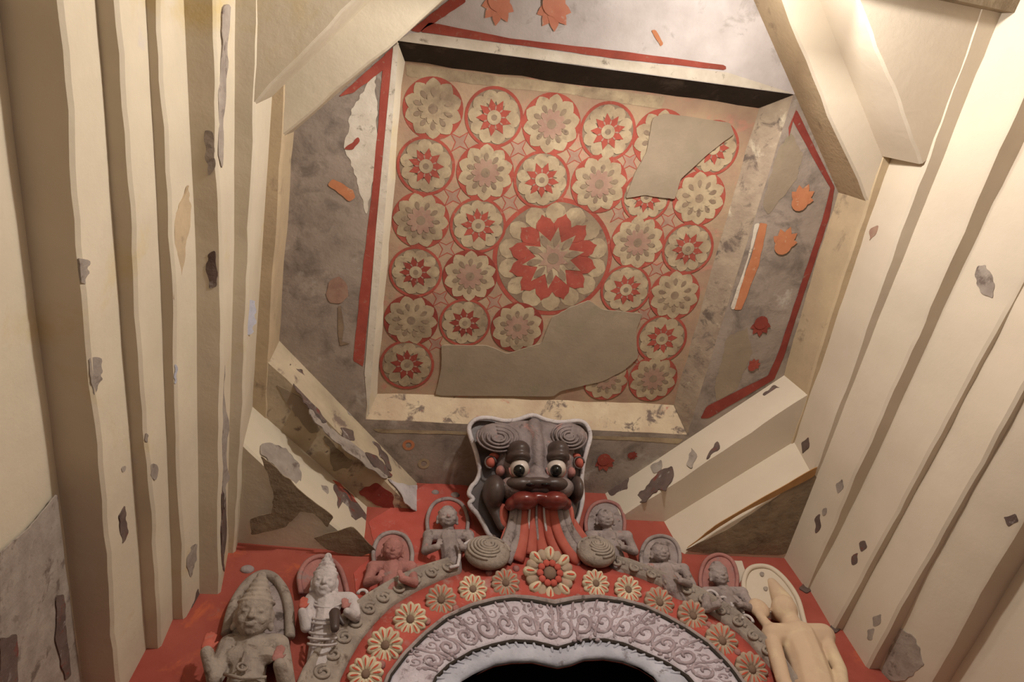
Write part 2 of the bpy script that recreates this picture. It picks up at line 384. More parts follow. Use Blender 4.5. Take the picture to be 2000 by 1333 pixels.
e = ext((2.08, 1.56), (1.52, 2.085), .06, .05); D['frf'] = diag(*e, ZO + .01, ZF + .02, (2.7, 2.7), 'limewash_right', 8)

# ---------------------------------------------------------------- paint on the panel: lotus rosettes
def circ(c, r, n=32, a0=0.): return [c + np.array([math.cos(a0 + 2 * math.pi * k / n) * r, math.sin(a0 + 2 * math.pi * k / n) * r, 0]) for k in range(n)]
def annulus(bm, c, r0_, r1_, dz, mi, n=36):
    A = [bm.verts.new(v3(p + [0, 0, dz])) for p in circ(c, r0_, n)]; B = [bm.verts.new(v3(p + [0, 0, dz])) for p in circ(c, r1_, n)]
    for i in range(n): f = bm.faces.new((A[i], B[i], B[(i + 1) % n], A[(i + 1) % n])); f.material_index = mi
def star(bm, c, ri, ro, n, dz, mi, a0=0.):
    pts = []
    for k in range(2 * n):
        a = a0 + math.pi * k / n; r = ro if k % 2 == 0 else ri
        pts.append(c + np.array([math.cos(a) * r, math.sin(a) * r, dz]))
    cv = bm.verts.new(v3(c + [0, 0, dz])); V = [bm.verts.new(v3(p)) for p in pts]
    for i in range(2 * n): f = bm.faces.new((cv, V[i], V[(i + 1) % (2 * n)])); f.material_index = mi
def petals(bm, c, ra, rb, wd, n, dz, mi, a0=0., jit=.0):
    for k in range(n):
        a = a0 + 2 * math.pi * k / n; d = np.array([math.cos(a), math.sin(a), 0]); s = np.array([-d[1], d[0], 0]); pts = []
        L_ = rb - ra; ww = wd * random.uniform(1 - jit, 1 + jit)
        prof = ((0, .25), (.25, .7), (.55, 1.), (.8, .8), (.93, .4), (1, 0), (.93, -.4), (.8, -.8), (.55, -1.), (.25, -.7), (0, -.25))
        flat(bm, [c + d * (ra + L_ * t) + s * ww * q + [0, 0, dz - k * .00005] for t, q in prof], mi)
def disc(bm, c, r, dz, mi, n=20): flat(bm, [p + [0, 0, dz] for p in circ(c, r, n)], mi)
E1 = -.0012
ROS = [(846, 213, 59, 'A'), (965, 230, 57, 'B'), (1077, 243, 57, 'A'), (1187, 258, 55, 'B'), (1290, 272, 54, 'A'), (1393, 290, 50, 'B'),
 (832, 325, 57, 'B'), (948, 338, 56, 'A'), (1058, 352, 55, 'B'), (1170, 360, 55, 'A'),
 (822, 431, 56, 'A'), (934, 441, 55, 'B'), (1262, 385, 48, 'B'), (1365, 388, 51, 'A'),
 (812, 532, 52, 'B'), (918, 540, 53, 'A'), (1245, 474, 52, 'A'), (1343, 486, 50, 'B'),
 (803, 626, 53, 'A'), (908, 631, 50, 'B'), (1010, 640, 51, 'A'), (1222, 566, 49, 'B'), (1317, 577, 49, 'A'),
 (795, 713, 53, 'B'), (1292, 662, 49, 'B'), (1275, 740, 47, 'A'), (1183, 741, 44, 'A')]
RMATS = ['paint_red', 'paint_cream', 'paint_grey', 'paint_pink', 'paint_maroon']
cents = []
for (px, py, r, t) in ROS:
    c = onz(px, py, ZP); e_ = onz(px + r, py, ZP); R_ = np.linalg.norm((e_ - c)[:2]); cents.append((c, R_))
    bm = new(); a0 = random.uniform(0, 6.28); c = c - [0, 0, .00011 * len(cents)]; dull = py > 500 and px < 1040
    if t == 'A':
        disc(bm, c, R_, E1, 4 if dull else 0, 40)
        petals(bm, c, .1 * R_, .97 * R_, .285 * R_, 10, 2 * E1, 1, a0, .08)
        petals(bm, c, .40 * R_, .68 * R_, .085 * R_, 10, 3 * E1, 2, a0)
        petals(bm, c, .08 * R_, .5 * R_, .11 * R_, 10, 3.6 * E1, 3 if random.random() < .6 else 1, a0 + .314)
        disc(bm, c, .16 * R_, 4.2 * E1, 2)
    else:
        annulus(bm, c, .90 * R_, R_, E1, 0)
        disc(bm, c, .91 * R_, .6 * E1, 2, 36)
        petals(bm, c, .40 * R_, .90 * R_, .25 * R_, 10, 2 * E1, 1, a0, .12)
        star(bm, c, .38 * R_, .62 * R_, 9, 3 * E1, 4 if dull else 0, a0 + .3)
        petals(bm, c, .24 * R_, .38 * R_, .03 * R_, 9, 3.6 * E1, 3, a0 + .65)
        disc(bm, c, .24 * R_, 4.2 * E1, 1); disc(bm, c, .10 * R_, 4.8 * E1, 2)
    mk('painted_rosette', bm, RMATS, panel, fix=False)
c = onz(1080, 505, ZP); R_ = np.linalg.norm((onz(1192, 505, ZP) - c)[:2]); cents.append((c, R_)); bm = new()
disc(bm, c, R_ * 1.03, E1, 0, 56); disc(bm, c, .955 * R_, 1.8 * E1, 2, 56)
petals(bm, c, .55 * R_, .95 * R_, .17 * R_, 14, 2.4 * E1, 1, .1, .1)
star(bm, c, .60 * R_, .78 * R_, 12, 3.2 * E1, 0, .1); petals(bm, c, .4 * R_, .74 * R_, .15 * R_, 12, 3.6 * E1, 0, .1)
star(bm, c, .30 * R_, .54 * R_, 10, 4.2 * E1, 1, .3); petals(bm, c, .2 * R_, .46 * R_, .06 * R_, 10, 4.8 * E1, 2, .3)
star(bm, c, .16 * R_, .28 * R_, 8, 5.4 * E1, 3, .2); disc(bm, c, .1 * R_, 6 * E1, 2)
mk('painted_rosette', bm, RMATS, panel, fix=False)['label'] = 'largest rosette, red twelve-pointed star'
# small four-pointed stars in the gaps
n0 = len(cents); done = []
for i in range(n0):
    for j in range(i):
        (a, ra), (b, rb) = cents[i], cents[j]; d = np.linalg.norm(a - b)
        if d < 1.6 * (ra + rb) and d > 1.2 * (ra + rb) and max(ra, rb) < .25:
            m_ = (a + b) / 2
            if all(np.linalg.norm(m_ - q) > rq * 1.12 for q, rq in cents) and all(np.linalg.norm(m_ - q) > .06 for q in done):
                done.append(m_)
for m_ in done:
    bm = new(); star(bm, m_, .022, .062, 4, E1 * .3, 0, .6); star(bm, m_, .017, .05, 4, E1 * .45, 1, .6)
    mk('painted_star', bm, ['paint_red', 'paint_pink'], panel, fix=False)
# plain grey plaster repairs over the painting
for pts in ([(1262, 300), (1275, 232), (1300, 222), (1425, 240), (1434, 262), (1385, 300), (1330, 350), (1318, 390), (1262, 382), (1222, 388), (1240, 340)],
            [(862, 676), (950, 676), (990, 692), (1058, 672), (1078, 622), (1110, 604), (1150, 588), (1178, 606), (1255, 614), (1242, 650), (1246, 700), (1222, 722), (1180, 745), (1095, 765), (1080, 776), (850, 774), (862, 720)]):
    bm = new(); prism(bm, [onz(x, y, ZP - .011) for x, y in rough_poly(pts, 5, .03)], (0, 0, .012))
    mk('plaster_patch', bm, 'patch_plaster', panel)
# cream margins round the panel
for pts in ([(793, 126), (1130, 168), (1128, 186), (1060, 180), (795, 150)], [(1130, 168), (1300, 190), (1290, 214), (1128, 188)]):
    bm = new(); flat(bm, [onz(x, y, ZP - .001) for x, y in rough_poly(pts, 12, .05)]); mk('painted_border', bm, 'paint_cream', panel, fix=False)

# ---------------------------------------------------------------- paint on the octagon slabs
def paint(par, pts, m, name='painted_border', z=None, lay=1, ragged=.0, n=10):
    bm = new(); zz = ZR - .0012 * lay
    q = rough_poly(pts, n, ragged) if ragged else pts
    flat(bm, [onz(x, y, zz) for x, y in q]); return mk(name, bm, m, par, fix=False)
paint(slabs['left'], [(750, 108), (768, 92), (710, 718), (690, 706), (700, 600), (728, 360)], 'paint_red', ragged=.03, lay=1)
paint(slabs['left'], [(768, 92), (779, 84), (719, 818), (712, 730), (735, 440)], 'paint_white', lay=1.6)
paint(slabs['left'], [(752, 108), (752, 135), (690, 182), (662, 189)], 'paint_red', ragged=.04, lay=2)
paint(slabs['left'], [(732, 145), (735, 190), (738, 300), (716, 420), (690, 330), (672, 290), (686, 215)], 'paint_white', 'painted_patch', ragged=.12, lay=.8)
paint(slabs['left'], [(672, 292), (700, 268), (703, 275), (690, 293)], 'paint_red', 'painted_bud', ragged=.08, lay=2.4)
paint(slabs['left'], [(640, 362), (650, 350), (690, 372), (694, 386), (682, 395), (662, 378)], 'paint_orange', 'painted_bud', ragged=.08, lay=2.4)
paint(slabs['left'], [(636, 575), (645, 548), (662, 540), (678, 556), (680, 580), (664, 594), (644, 592)], 'paint_pink', 'painted_bud', ragged=.06, lay=2.4)
paint(slabs['left'], [(660, 600), (666, 598), (672, 640), (668, 668), (684, 672), (664, 676), (660, 650)], 'paint_grey', 'painted_stem', lay=2.2)
# near slab
paint(slabs['near'], [(905, -10), (878, 0), (802, 60), (820, 64), (832, 54), (850, 45), (910, 4)], 'paint_red', ragged=.03, lay=2)
paint(slabs['near'], [(838, 44), (1000, 76), (1210, 100), (1418, 128), (1418, 138), (1210, 116), (1060, 95), (820, 63)], 'paint_red', ragged=.02, lay=2)
paint(slabs['near'], [(800, 66), (820, 64), (1060, 97), (1210, 118), (1420, 142), (1540, 180), (1548, 184), (1200, 136), (776, 80)], 'paint_white', lay=1.4)
def lotus(par, px, py, s, m, up=1, rot=0.):
    bm = new(); c = onz(px, py, ZR - .003); k = np.linalg.norm(onz(px + 1, py, ZR)[:2] - onz(px, py, ZR)[:2]) * s
    for i, (a, l) in enumerate(((-1.2, .95), (-.6, 1.1), (0, 1.2), (.6, 1.1), (1.2, .95))):
        a += rot; d = np.array([math.sin(a), up * math.cos(a), 0]); t = np.array([d[1], -d[0], 0])
        flat(bm, [c + (d * q * l + t * ww) * k + np.array([0, 0, -.0006 * i]) for q, ww in ((-.5, .1), (0, .3), (.4, .34), (.75, .2), (1, 0), (.75, -.2), (.4, -.34), (0, -.3), (-.5, -.1))])
    flat(bm, [p + [0, 0, -.0035] for p in circ(c + np.array([math.sin(rot), up * math.cos(rot), 0]) * -.1 * k, k * .6, 14)])
    return mk('painted_lotus', bm, m, par, fix=False)
lotus(slabs['near'], 974, 4, 36, 'paint_salmon', 1); lotus(slabs['near'], 1082, 12, 38, 'paint_salmon', 1, .2)
paint(slabs['near'], [(1272, 60), (1280, 58), (1296, 86), (1290, 92)], 'paint_orange', 'painted_bud', ragged=.05, lay=2)
# right slab
paint(slabs['right'], [(1556, 215), (1548, 236), (1604, 338), (1622, 368), (1606, 430), (1558, 575), (1520, 690), (1500, 735), (1380, 795), (1368, 818), (1384, 818), (1512, 742), (1530, 700), (1575, 560), (1620, 425), (1630, 366), (1612, 330)], 'paint_maroon', ragged=.02, lay=2)
paint(slabs['right'], [(1556, 212), (1548, 240), (1541, 268), (1540, 250)], 'paint_red', lay=2)
paint(slabs['right'], [(1484, 436), (1499, 438), (1482, 520), (1448, 606), (1434, 606), (1452, 545), (1468, 500)], 'paint_orange', ragged=.03, lay=2)
paint(slabs['right'], [(1474, 438), (1484, 436), (1452, 545), (1434, 606), (1426, 604), (1462, 500)], 'paint_white', ragged=.03, lay=1.6)
lotus(slabs['right'], 1563, 393, 27, 'paint_orange', -1, .2); lotus(slabs['right'], 1530, 478, 28, 'paint_orange', -1, .1)
lotus(slabs['right'], 1486, 633, 22, 'paint_maroon', 1, .2); lotus(slabs['right'], 1470, 716, 14, 'paint_red', -1, .5)
paint(slabs['right'], [(1520, 290), (1545, 260), (1568, 300), (1556, 350), (1500, 420), (1490, 400)], 'patch_plaster', 'painted_patch', ragged=.1, lay=1)
paint(slabs['right'], [(1460, 640), (1420, 660), (1395, 760), (1400, 790), (1440, 760), (1470, 690)], 'patch_plaster', 'painted_patch', ragged=.1, lay=1)
# far slab
lotus(slabs['far'], 1180, 900, 22, 'paint_red', 1, .4); lotus(slabs['far'], 1233, 890, 11, 'paint_maroon', 1, 1.4)
for px, py, r, m in ((798, 870, 12, 'paint_orange'), (828, 906, 12, 'paint_cream')):
    bm = new(); c = onz(px, py, ZR); k = np.linalg.norm(onz(px + r, py, ZR) - c); annulus(bm, c, k * .5, k, -.002, 0, 16); mk('painted_bud', bm, m, slabs['far'], fix=False)
paint(slabs['far'], [(726, 838), (1336, 858), (1325, 868), (1240, 862), (1160, 858), (910, 850), (740, 846)], 'paint_cream', ragged=.03, lay=1.4)

# ---------------------------------------------------------------- flaked and patched plaster on the stepped slabs
def flake(par, pts, z, m='flake_dark', name='plaster_patch', s=0., th=.004, rag=.14, n=6):
    bm = new(); q = [onz(x, y, z - th * .5, s) for x, y in rough_poly(pts, n, rag)]; prism(bm, q, (0, 0, th)); return mk(name, bm, m, par)
def flake_face(par, pts, o, nrm, m='flake_dark', th=.004, rag=.14, n=6, name='plaster_patch'):
    nrm = np.array(nrm, float); nrm /= np.linalg.norm(nrm)
    bm = new(); q = [onpl(x, y, np.array(o) + nrm * th * .5, nrm) for x, y in rough_poly(pts, n, rag)]; prism(bm, q, -nrm * th); return mk(name, bm, m, par)
# far left corner: face of the painted-level diagonal
fo, fn = (-.522, 1.333, ZO), (.721, -.692, 0)
for pts in ([(566, 710), (580, 722), (590, 722), (602, 750), (614, 782), (640, 826), (630, 828), (600, 792), (572, 752)],
            [(664, 836), (690, 842), (694, 862), (672, 856)], [(712, 884), (730, 888), (752, 908), (768, 930), (760, 934), (726, 908)], [(726, 862), (736, 866), (756, 890), (766, 922), (752, 905)]):
    flake_face(D['flo'], pts, fo, fn, 'flake_dark')
flake_face(D['flo'], [(604, 796), (640, 830), (690, 868), (760, 934), (748, 936), (690, 892), (640, 850), (604, 808)], fo, fn, 'flake_grey')
flake_face(D['flo'], [(758, 934), (800, 950), (826, 948), (822, 1004), (800, 990)], fo, fn, 'stone_pale')
flake_face(D['flo'], [(664, 776), (690, 800), (700, 816), (684, 812)], fo, fn, 'flake_grey')
# its underside
flake(D['flo'], [(632, 852), (652, 868), (690, 902), (686, 912), (650, 922), (644, 900), (646, 884)], ZO + .004, 'bare_rock', s=0.)
flake(D['flo'], [(700, 962), (735, 944), (766, 966), (772, 1000), (730, 985)], ZO + .004, 'paint_maroon', s=0.)
flake(D['flo'], [(540, 752), (600, 786), (626, 842), (606, 848), (560, 790)], ZO + .004, 'patch_plaster', rag=.05)
# far left lower diagonal: bright face and underside
fo, fn = (-.582, 1.572, ZF), (.691, -.723, 0)
flake_face(D['flf'], [(510, 868), (530, 866), (560, 876), (582, 902), (590, 930), (588, 952), (560, 936), (532, 906), (510, 888)], fo, fn, 'flake_grey')
flake_face(D['flf'], [(622, 946), (640, 950), (642, 966), (626, 962)], fo, fn, 'flake_grey')
flake_face(D['flf'], [(652, 946), (680, 960), (738, 1030), (742, 1068), (700, 1046), (664, 1004)], fo, fn, 'flake_dark')
flake_face(D['flf'], [(648, 938), (664, 944), (700, 984), (688, 980)], fo, fn, 'vermilion')
flake(D['flf'], [(508, 892), (540, 915), (590, 962), (652, 1012), (640, 1032), (612, 1004), (585, 1000), (560, 1030), (490, 1046), (488, 1016), (530, 1004), (534, 960)], ZF - .03, 'bare_rock', rag=.1, s=-.04)
flake(D['flf'], [(612, 1052), (688, 1030), (735, 1078), (700, 1090), (640, 1076)], ZF - .03, 'bare_rock', rag=.05, s=-.04)
# far right corner
fo, fn = (2.04, 1.304, ZO), (-.703, -.711, 0)
for pts, m in (([(1286, 955), (1300, 960), (1316, 928), (1312, 910), (1290, 918), (1262, 950), (1236, 980), (1262, 982)], 'flake_dark'),
               ([(1186, 960), (1210, 942), (1228, 930), (1226, 956), (1192, 970)], 'flake_dark'), ([(1350, 874), (1362, 890), (1352, 916), (1340, 908)], 'flake_grey'),
               ([(1388, 880), (1402, 862), (1406, 874), (1378, 898)], 'flake_dark'), ([(1270, 912), (1292, 898), (1290, 920), (1276, 926)], 'flake_grey'),
               ([(1488, 772), (1512, 752), (1530, 760), (1536, 782), (1506, 786)], 'flake_dark')):
    flake_face(D['fro'], pts, fo, fn, m)
flake(D['frf'], [(1588, 922), (1604, 950), (1545, 1078), (1526, 1086), (1372, 1082), (1338, 1076), (1420, 1036), (1520, 970)], ZF + .02, 'bare_rock', rag=.04)
flake(D['frf'], [(1597, 912), (1590, 932), (1440, 1008), (1340, 1074), (1400, 1026)], ZF + .018, 'ochre_wash', rag=.03)
# marks on side courses, each (course, polygon, on underside?)
from mathutils.bvhtree import BVHTree
BV = {}
def mark(par, pts, x, m):
    """a flake lying on the real face of a course"""
    if par not in BV:
        me = par.data; BV[par] = BVHTree.FromPolygons([v.co + WLOC[par] for v in me.vertices], [tuple(p.vertices) for p in me.polygons])
    q = []; nn = Vector((0, 0, 0)); ref = None
    for px, py in rough_poly(pts, 6, .12):
        h, nr, _, _ = BV[par].ray_cast(v3(EYE), v3(ray(px, py)))
        if h is None: continue
        if nr.dot(v3(ray(px, py))) > 0: nr = -nr
        if abs(nr.x) < .6: continue            # stay on the upright face
        q.append(h); nn += nr
    if len(q) < 4: return
    nn.normalize(); c0 = sum(q, Vector((0, 0, 0))) / len(q)
    dev = max((p - c0).dot(nn) for p in q)
    q = [p + nn * (min(dev, .003) - (p - c0).dot(nn) + .0012) for p in q]
    bm = new(); prism(bm, q, -nn * .006); return mk('plaster_patch', bm, m, par)
for i, pts, m in ((2, [(400, 255), (415, 258), (420, 330), (408, 345), (400, 300)], 'flake_grey'), (2, [(405, 500), (420, 490), (424, 560), (408, 565), (402, 530)], 'flake_dark')):
    z, s = LC[i][2] + H, LC[i][3]; flake(lcs[i], pts, z, m, s=s)
for pts, x, k, m in (([(150, 505), (170, 508), (168, 556), (154, 552)], -.762, 5, 'flake_grey'), ([(172, 702), (192, 698), (194, 740), (186, 776), (176, 748)], -.762, 5, 'flake_grey'),
                     ([(230, 1010), (242, 988), (250, 1040), (238, 1064)], -.762, 5, 'flake_dark'), ([(236, 914), (246, 910), (244, 922), (238, 924)], -.762, 5, 'flake_grey'),
                     ([(284, 846), (290, 850), (288, 866), (282, 862)], -.72, 4, 'flake_grey'), ([(294, 908), (302, 906), (302, 940), (294, 930)], -.72, 4, 'flake_grey'),
                     ([(364, 1100), (372, 1068), (384, 1062), (384, 1088), (372, 1130)], -.683, 3, 'flake_grey'), ([(340, 714), (344, 712), (344, 750), (340, 750)], -.683, 3, 'stone_blue'),
                     ([(374, 1190), (386, 1150), (392, 1180), (380, 1240), (366, 1260)], -.683, 3, 'flake_dark'),
                     ([(434, 10), (446, 8), (440, 150), (432, 330), (424, 300), (430, 120)], -.602, 2, 'flake_grey'), ([(428, 700), (437, 690), (439, 900), (434, 1000), (428, 880)], -.602, 2, 'flake_grey'),
                     ([(432, 960), (440, 960), (438, 1120), (433, 1110)], -.60, 2, 'flake_dark'), ([(480, 590), (492, 585), (489, 650), (481, 660)], -.545, 1, 'stone_blue'),
                     ([(342, 420), (364, 360), (366, 420), (350, 590), (338, 590)], -.683, 3, 'ochre_wash')):
    if m == 'ochre_wash': m = 'lime_dull'
    mark(lcs[k], pts, x, m)
for pts, x, k, m in (([(1910, 520), (1925, 518), (1944, 556), (1938, 584), (1916, 572), (1904, 540)], 2.20, 3, 'flake_grey'),
                     ([(1940, 900), (1946, 950), (1952, 985), (1940, 990), (1918, 955), (1914, 945)], 2.185, 4, 'flake_dark'),
                     ([(1632, 946), (1646, 936), (1648, 954), (1636, 966)], 2.09, 2, 'flake_grey'), ([(1590, 1016), (1602, 1004), (1604, 1030), (1594, 1044)], 2.08, 2, 'flake_dark'),
                     ([(1606, 996), (1616, 992), (1612, 1008), (1606, 1008)], 2.08, 2, 'flake_grey'),
                     ([(1678, 1060), (1690, 1056), (1694, 1070), (1682, 1080)], 2.09, 3, 'flake_dark'), ([(1664, 1086), (1676, 1080), (1674, 1102), (1664, 1106)], 2.09, 3, 'flake_dark'),
                     ([(1704, 1206), (1722, 1200), (1718, 1222), (1706, 1226)], 2.10, 4, 'flake_grey'), ([(1694, 1232), (1708, 1228), (1704, 1252), (1694, 1250)], 2.10, 4, 'flake_grey'),
                     ([(1566, 866), (1580, 854), (1580, 876), (1568, 888)], 2.065, 1, 'flake_dark'), ([(1546, 886), (1562, 892), (1550, 902)], 2.065, 1, 'stone_pale'),
                     ([(1700, 448), (1716, 440), (1710, 460), (1698, 472)], 2.065, 1, 'paint_pink'), ([(1634, 1040), (1650, 1034), (1648, 1060), (1624, 1068)], 2.09, 2, 'flake_dark'),
                     ([(1740, 1262), (1762, 1228), (1790, 1250), (1806, 1300), (1770, 1330), (1720, 1330)], 2.16, 5, 'flake_grey'), ([(1960, 1010), (1984, 1004), (1990, 1020), (1970, 1030)], 2.19, 5, 'flake_dark')):
    mark(rcs[k], pts, x, m)
flake_face(D['nro'], [(1668, 118), (1676, 130), (1700, 170), (1690, 175)], (0, 0, ZO), (0, 0, -1), 'flake_grey')
flake_face(D['nro'], [(1698, 180), (1704, 185), (1738, 282), (1752, 302), (1742, 310), (1736, 296)], (0, 0, ZO), (0, 0, -1), 'flake_dark', rag=.05)
flake_face(wall_l, [(0, 1082), (60, 1030), (112, 966), (128, 1110), (160, 1333), (160, 1500), (0, 1500)], (-.868, 0, 0), (1, 0, 0), 'flake_grey', rag=.03, n=10)
flake_face(wall_l, [(112, 1164), (126, 1162), (130, 1230), (140, 1320), (128, 1330), (108, 1250)], (-.864, 0, 0), (1, 0, 0), 'flake_dark', rag=.1)
flake_face(wall_l, [(0, 1250), (34, 1240), (36, 1333), (0, 1400)], (-.864, 0, 0), (1, 0, 0), 'flake_dark', rag=.1)

# ---------------------------------------------------------------- back wall with the dark doorway
CA = [(901, 1333), (924, 1319), (965, 1300), (999, 1294), (1040, 1293), (1070, 1300), (1090, 1304), (1115, 1299), (1141, 1289), (1179, 1287), (1216, 1293), (1250, 1306), (1276, 1323)]
CB = [(849, 1333), (875, 1308), (920, 1282), (961, 1269), (999, 1261), (1040, 1263), (1070, 1270), (1087, 1275), (1107, 1269), (1141, 1259), (1179, 1259), (1216, 1267), (1257, 1285), (1299, 1304), (1340, 1330)]
CC = [(762, 1333), (792, 1293), (830, 1255), (871, 1222), (920, 1199), (965, 1187), (999, 1182), (1040, 1186), (1081, 1195), (1122, 1186), (1164, 1182), (1212, 1188), (1254, 1199), (1295, 1218), (1340, 1244), (1377, 1270), (1415, 1308), (1430, 1327)]
CD = [(663, 1333), (680, 1297), (702, 1259), (729, 1225), (762, 1192), (811, 1162), (860, 1139), (905, 1124), (950, 1113), (1000, 1098), (1072, 1086), (1130, 1096), (1190, 1114), (1224, 1126), (1280, 1147), (1332, 1173), (1381, 1203), (1415, 1226), (1437, 1240), (1462, 1264), (1496, 1303), (1518, 1333)]
CE = [(589, 1333), (611, 1298), (634, 1269), (656, 1235), (683, 1208), (712, 1186), (746, 1165), (780, 1146), (815, 1131), (849, 1120), (878, 1111), (950, 1090), (1000, 1075), (1072, 1066), (1130, 1078), (1196, 1108), (1225, 1115), (1259, 1128), (1292, 1142), (1326, 1156), (1360, 1170), (1385, 1186), (1412, 1202), (1437, 1219), (1467, 1247), (1500, 1280), (1527, 1314), (1539, 1333)]
def curve(pts, n=90, drop=1.0):
    P = [ony(x, y, YW) for x, y in pts]
    d0 = (P[0] - P[1]) ; d1 = (P[-1] - P[-2])
    def tail(p, d):                         # bend smoothly down to the door jamb
        out = []; q = p.copy(); d = d / np.linalg.norm(d); sx = d[0]
        for k in range(5):
            q = q + np.array([sx * .05 * (1 - k / 5), 0, -.09]); out.append(q.copy())
        out.append(np.array([q[0], YW, .02])); return out
    P = tail(P[0], d0)[::-1] + P + tail(P[-1], d1)
    P = np.array(P); s = np.r_[0, np.cumsum(np.linalg.norm(np.diff(P, axis=0), axis=1))]
    zmin = P[6][2]; t = []
    # resample: dense over the arch, single spans down the jambs
    i0, i1 = 6, len(P) - 7
    u = np.r_[s[0], s[1:i0], np.linspace(s[i0], s[i1], n), s[i1 + 1:]]
    return np.stack([np.interp(u, s, P[:, k]) for k in range(3)], 1)
KA, KB, KC, KD, KE = [curve(c) for c in (CA, CB, CC, CD, CE)]
x0, x1, zt = -1.1, 2.6, 3.25 + H
bm = new(); n = len(KA)
def rectpt(i):
    f = i / (n - 1); per = (zt * 2 + (x1 - x0)); d = f * per
    if d < zt: return (x0, YW, d)
    if d < zt + x1 - x0: return (x0 + d - zt, YW, zt)
    return (x1, YW, zt - (d - zt - (x1 - x0)))
rp = [np.array(rectpt(i)) for i in range(n)]
for cx in (x0, x1):
    i = min(range(n), key=lambda k: np.linalg.norm(rp[k] - [cx, YW, zt])); rp[i] = np.array([cx, YW, zt])
rp[0][2] = 0; rp[-1][2] = 0
Aq = [bm.verts.new(v3(p)) for p in KA]; Bq = [bm.verts.new(v3(p)) for p in rp]; Jq = [bm.verts.new(v3(p + [0, .012, 0])) for p in KA]; Bk = [bm.verts.new(v3(p + [0, .012, 0])) for p in rp]
for i in range(n - 1):
    bm.faces.new((Aq[i], Aq[i + 1], Bq[i + 1], Bq[i])); bm.faces.new((Aq[i], Jq[i], Jq[i + 1], Aq[i + 1])); bm.faces.new((Jq[i], Bk[i], Bk[i + 1], Jq[i + 1]))
wall_b = tag(mk('wall_back', bm, 'red_wall', kind='structure'), 'red painted back wall with arched doorway and carved figures', 'wall')
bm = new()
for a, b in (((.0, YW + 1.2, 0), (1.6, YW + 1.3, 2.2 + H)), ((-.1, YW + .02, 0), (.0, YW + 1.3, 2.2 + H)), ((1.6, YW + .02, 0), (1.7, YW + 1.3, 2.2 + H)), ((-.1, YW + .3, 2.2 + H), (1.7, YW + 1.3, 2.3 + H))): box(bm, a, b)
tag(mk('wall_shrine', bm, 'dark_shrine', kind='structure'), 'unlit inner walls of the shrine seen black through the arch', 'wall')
def studs():
    for px, py, rx, rz in ((483, 1114, 15, 9), (889, 969, 13, 9), (850, 964, 11, 7), (1545, 1170, 9, 10)):
        bm = new(); c = ony(px, py, YW); ell(bm, c, (rx * .0019, .016, rz * .0025)); mk('stud', bm, 'stone_grey', wall_b)
studs()
# pale limewash drip beside the plastered figure
bm = new(); prism(bm, [ony(x, y, YW - .004) for x, y in rough_poly([(1420, 1098), (1450, 1096), (1456, 1120), (1444, 1142), (1434, 1136)], 4, .06)], (0, .006, 0)); mk('plaster_patch', bm, 'limewash_right', wall_b)
# faded pink zone high on the wall
bm = new(); prism(bm, [ony(x, y, YW - .003) for x, y in rough_poly([(720, 1020), (832, 946), (912, 948), (930, 1050), (880, 1108), (700, 1180), (690, 1120), (735, 1080)], 8, .05)], (0, .004, 0)); mk('plaster_patch', bm, 'red_pale', wall_b)

# ---------------------------------------------------------------- the carved arch
arch = empty('arch', (.775, YW, .0))
tag(arch, 'carved arch round the dark doorway with scrolls and painted flowers', 'arch')
def band(name, c0, c1, prof, m, lift=0.):
    """prof: list of (fraction from c0 to c1, height out of the wall)"""
    bm = new(); R = []
    for a, b in zip(c0, c1):
        R.append([bm.verts.new(v3(a + (b - a) * f + [0, -h, 0])) for f, h in prof])
    for p, q in zip(R, R[1:]):
        for j in range(len(prof) - 1): f = bm.faces.new((p[j], q[j], q[j + 1], p[j + 1])); f.smooth = True
    return mk(name, bm, m, arch)
band('arch_rim', KA, KB, [(0, -.008), (0, .004), (.08, .014), (.5, .018), (.9, .016), (1, .0)], 'stone_blue')
band('scroll_band', KB, KC, [(0, 0), (.02, .026), (.08, .03), (.5, .034), (.92, .03), (.98, .026), (1, 0)], 'stone_lilac')
def shift(c0, c1, f): return c0 + (c1 - c0) * f
band('arch_molding', KC, KD, [(-.02, 0), (0, .03), (.03, .042), (.07, .042), (.10, .03), (.11, 0)], 'stone_grey')
band('shade_line', shift(KA, KB, .93), shift(KB, KC, .015), [(0, .012), (.05, .022), (.95, .028), (1, .012)], 'shade_stone')  # raised dark strips that paint shade between the arch bands
band('shade_line', shift(KB, KC, .965), shift(KC, KD, .01), [(0, .02), (.05, .036), (.95, .038), (1, .02)], 'shade_stone')
band('flower_band', shift(KC, KD, .10), KD, [(0, 0), (.01, .014), (.5, .02), (.99, .014), (1, 0)], 'red_pale')
def seg(c, lo, hi): return [p for p in c]
# outer molding: left and right runs, broken by the stem in the middle
def outer(sel):
    bm = new(); R = []
    for a, b in zip(KD[sel], KE[sel]):
        R.append([bm.verts.new(v3(a + (b - a) * f + [0, -h, 0])) for f, h in ((-.04, 0), (-.02, .03), (.1, .036), (.75, .05), (.86, .07), (.97, .07), (1.02, .05), (1.02, 0))])
    for p, q in zip(R, R[1:]):
        for j in range(7): f = bm.faces.new((p[j], q[j], q[j + 1], p[j + 1])); f.smooth = True
    bm.faces.new(R[0]); bm.faces.new(R[-1][::-1])
    return mk('outer_molding', bm, 'stone_buff', arch)
xl, xr = ony(880, 1115, YW)[0], ony(1200, 1115, YW)[0]
il = [i for i in range(n) if KE[i][0] < xl and i < n * .6]; ir = [i for i in range(n) if KE[i][0] > xr and i > n * .4]
oml = outer(il); omr = outer(ir)
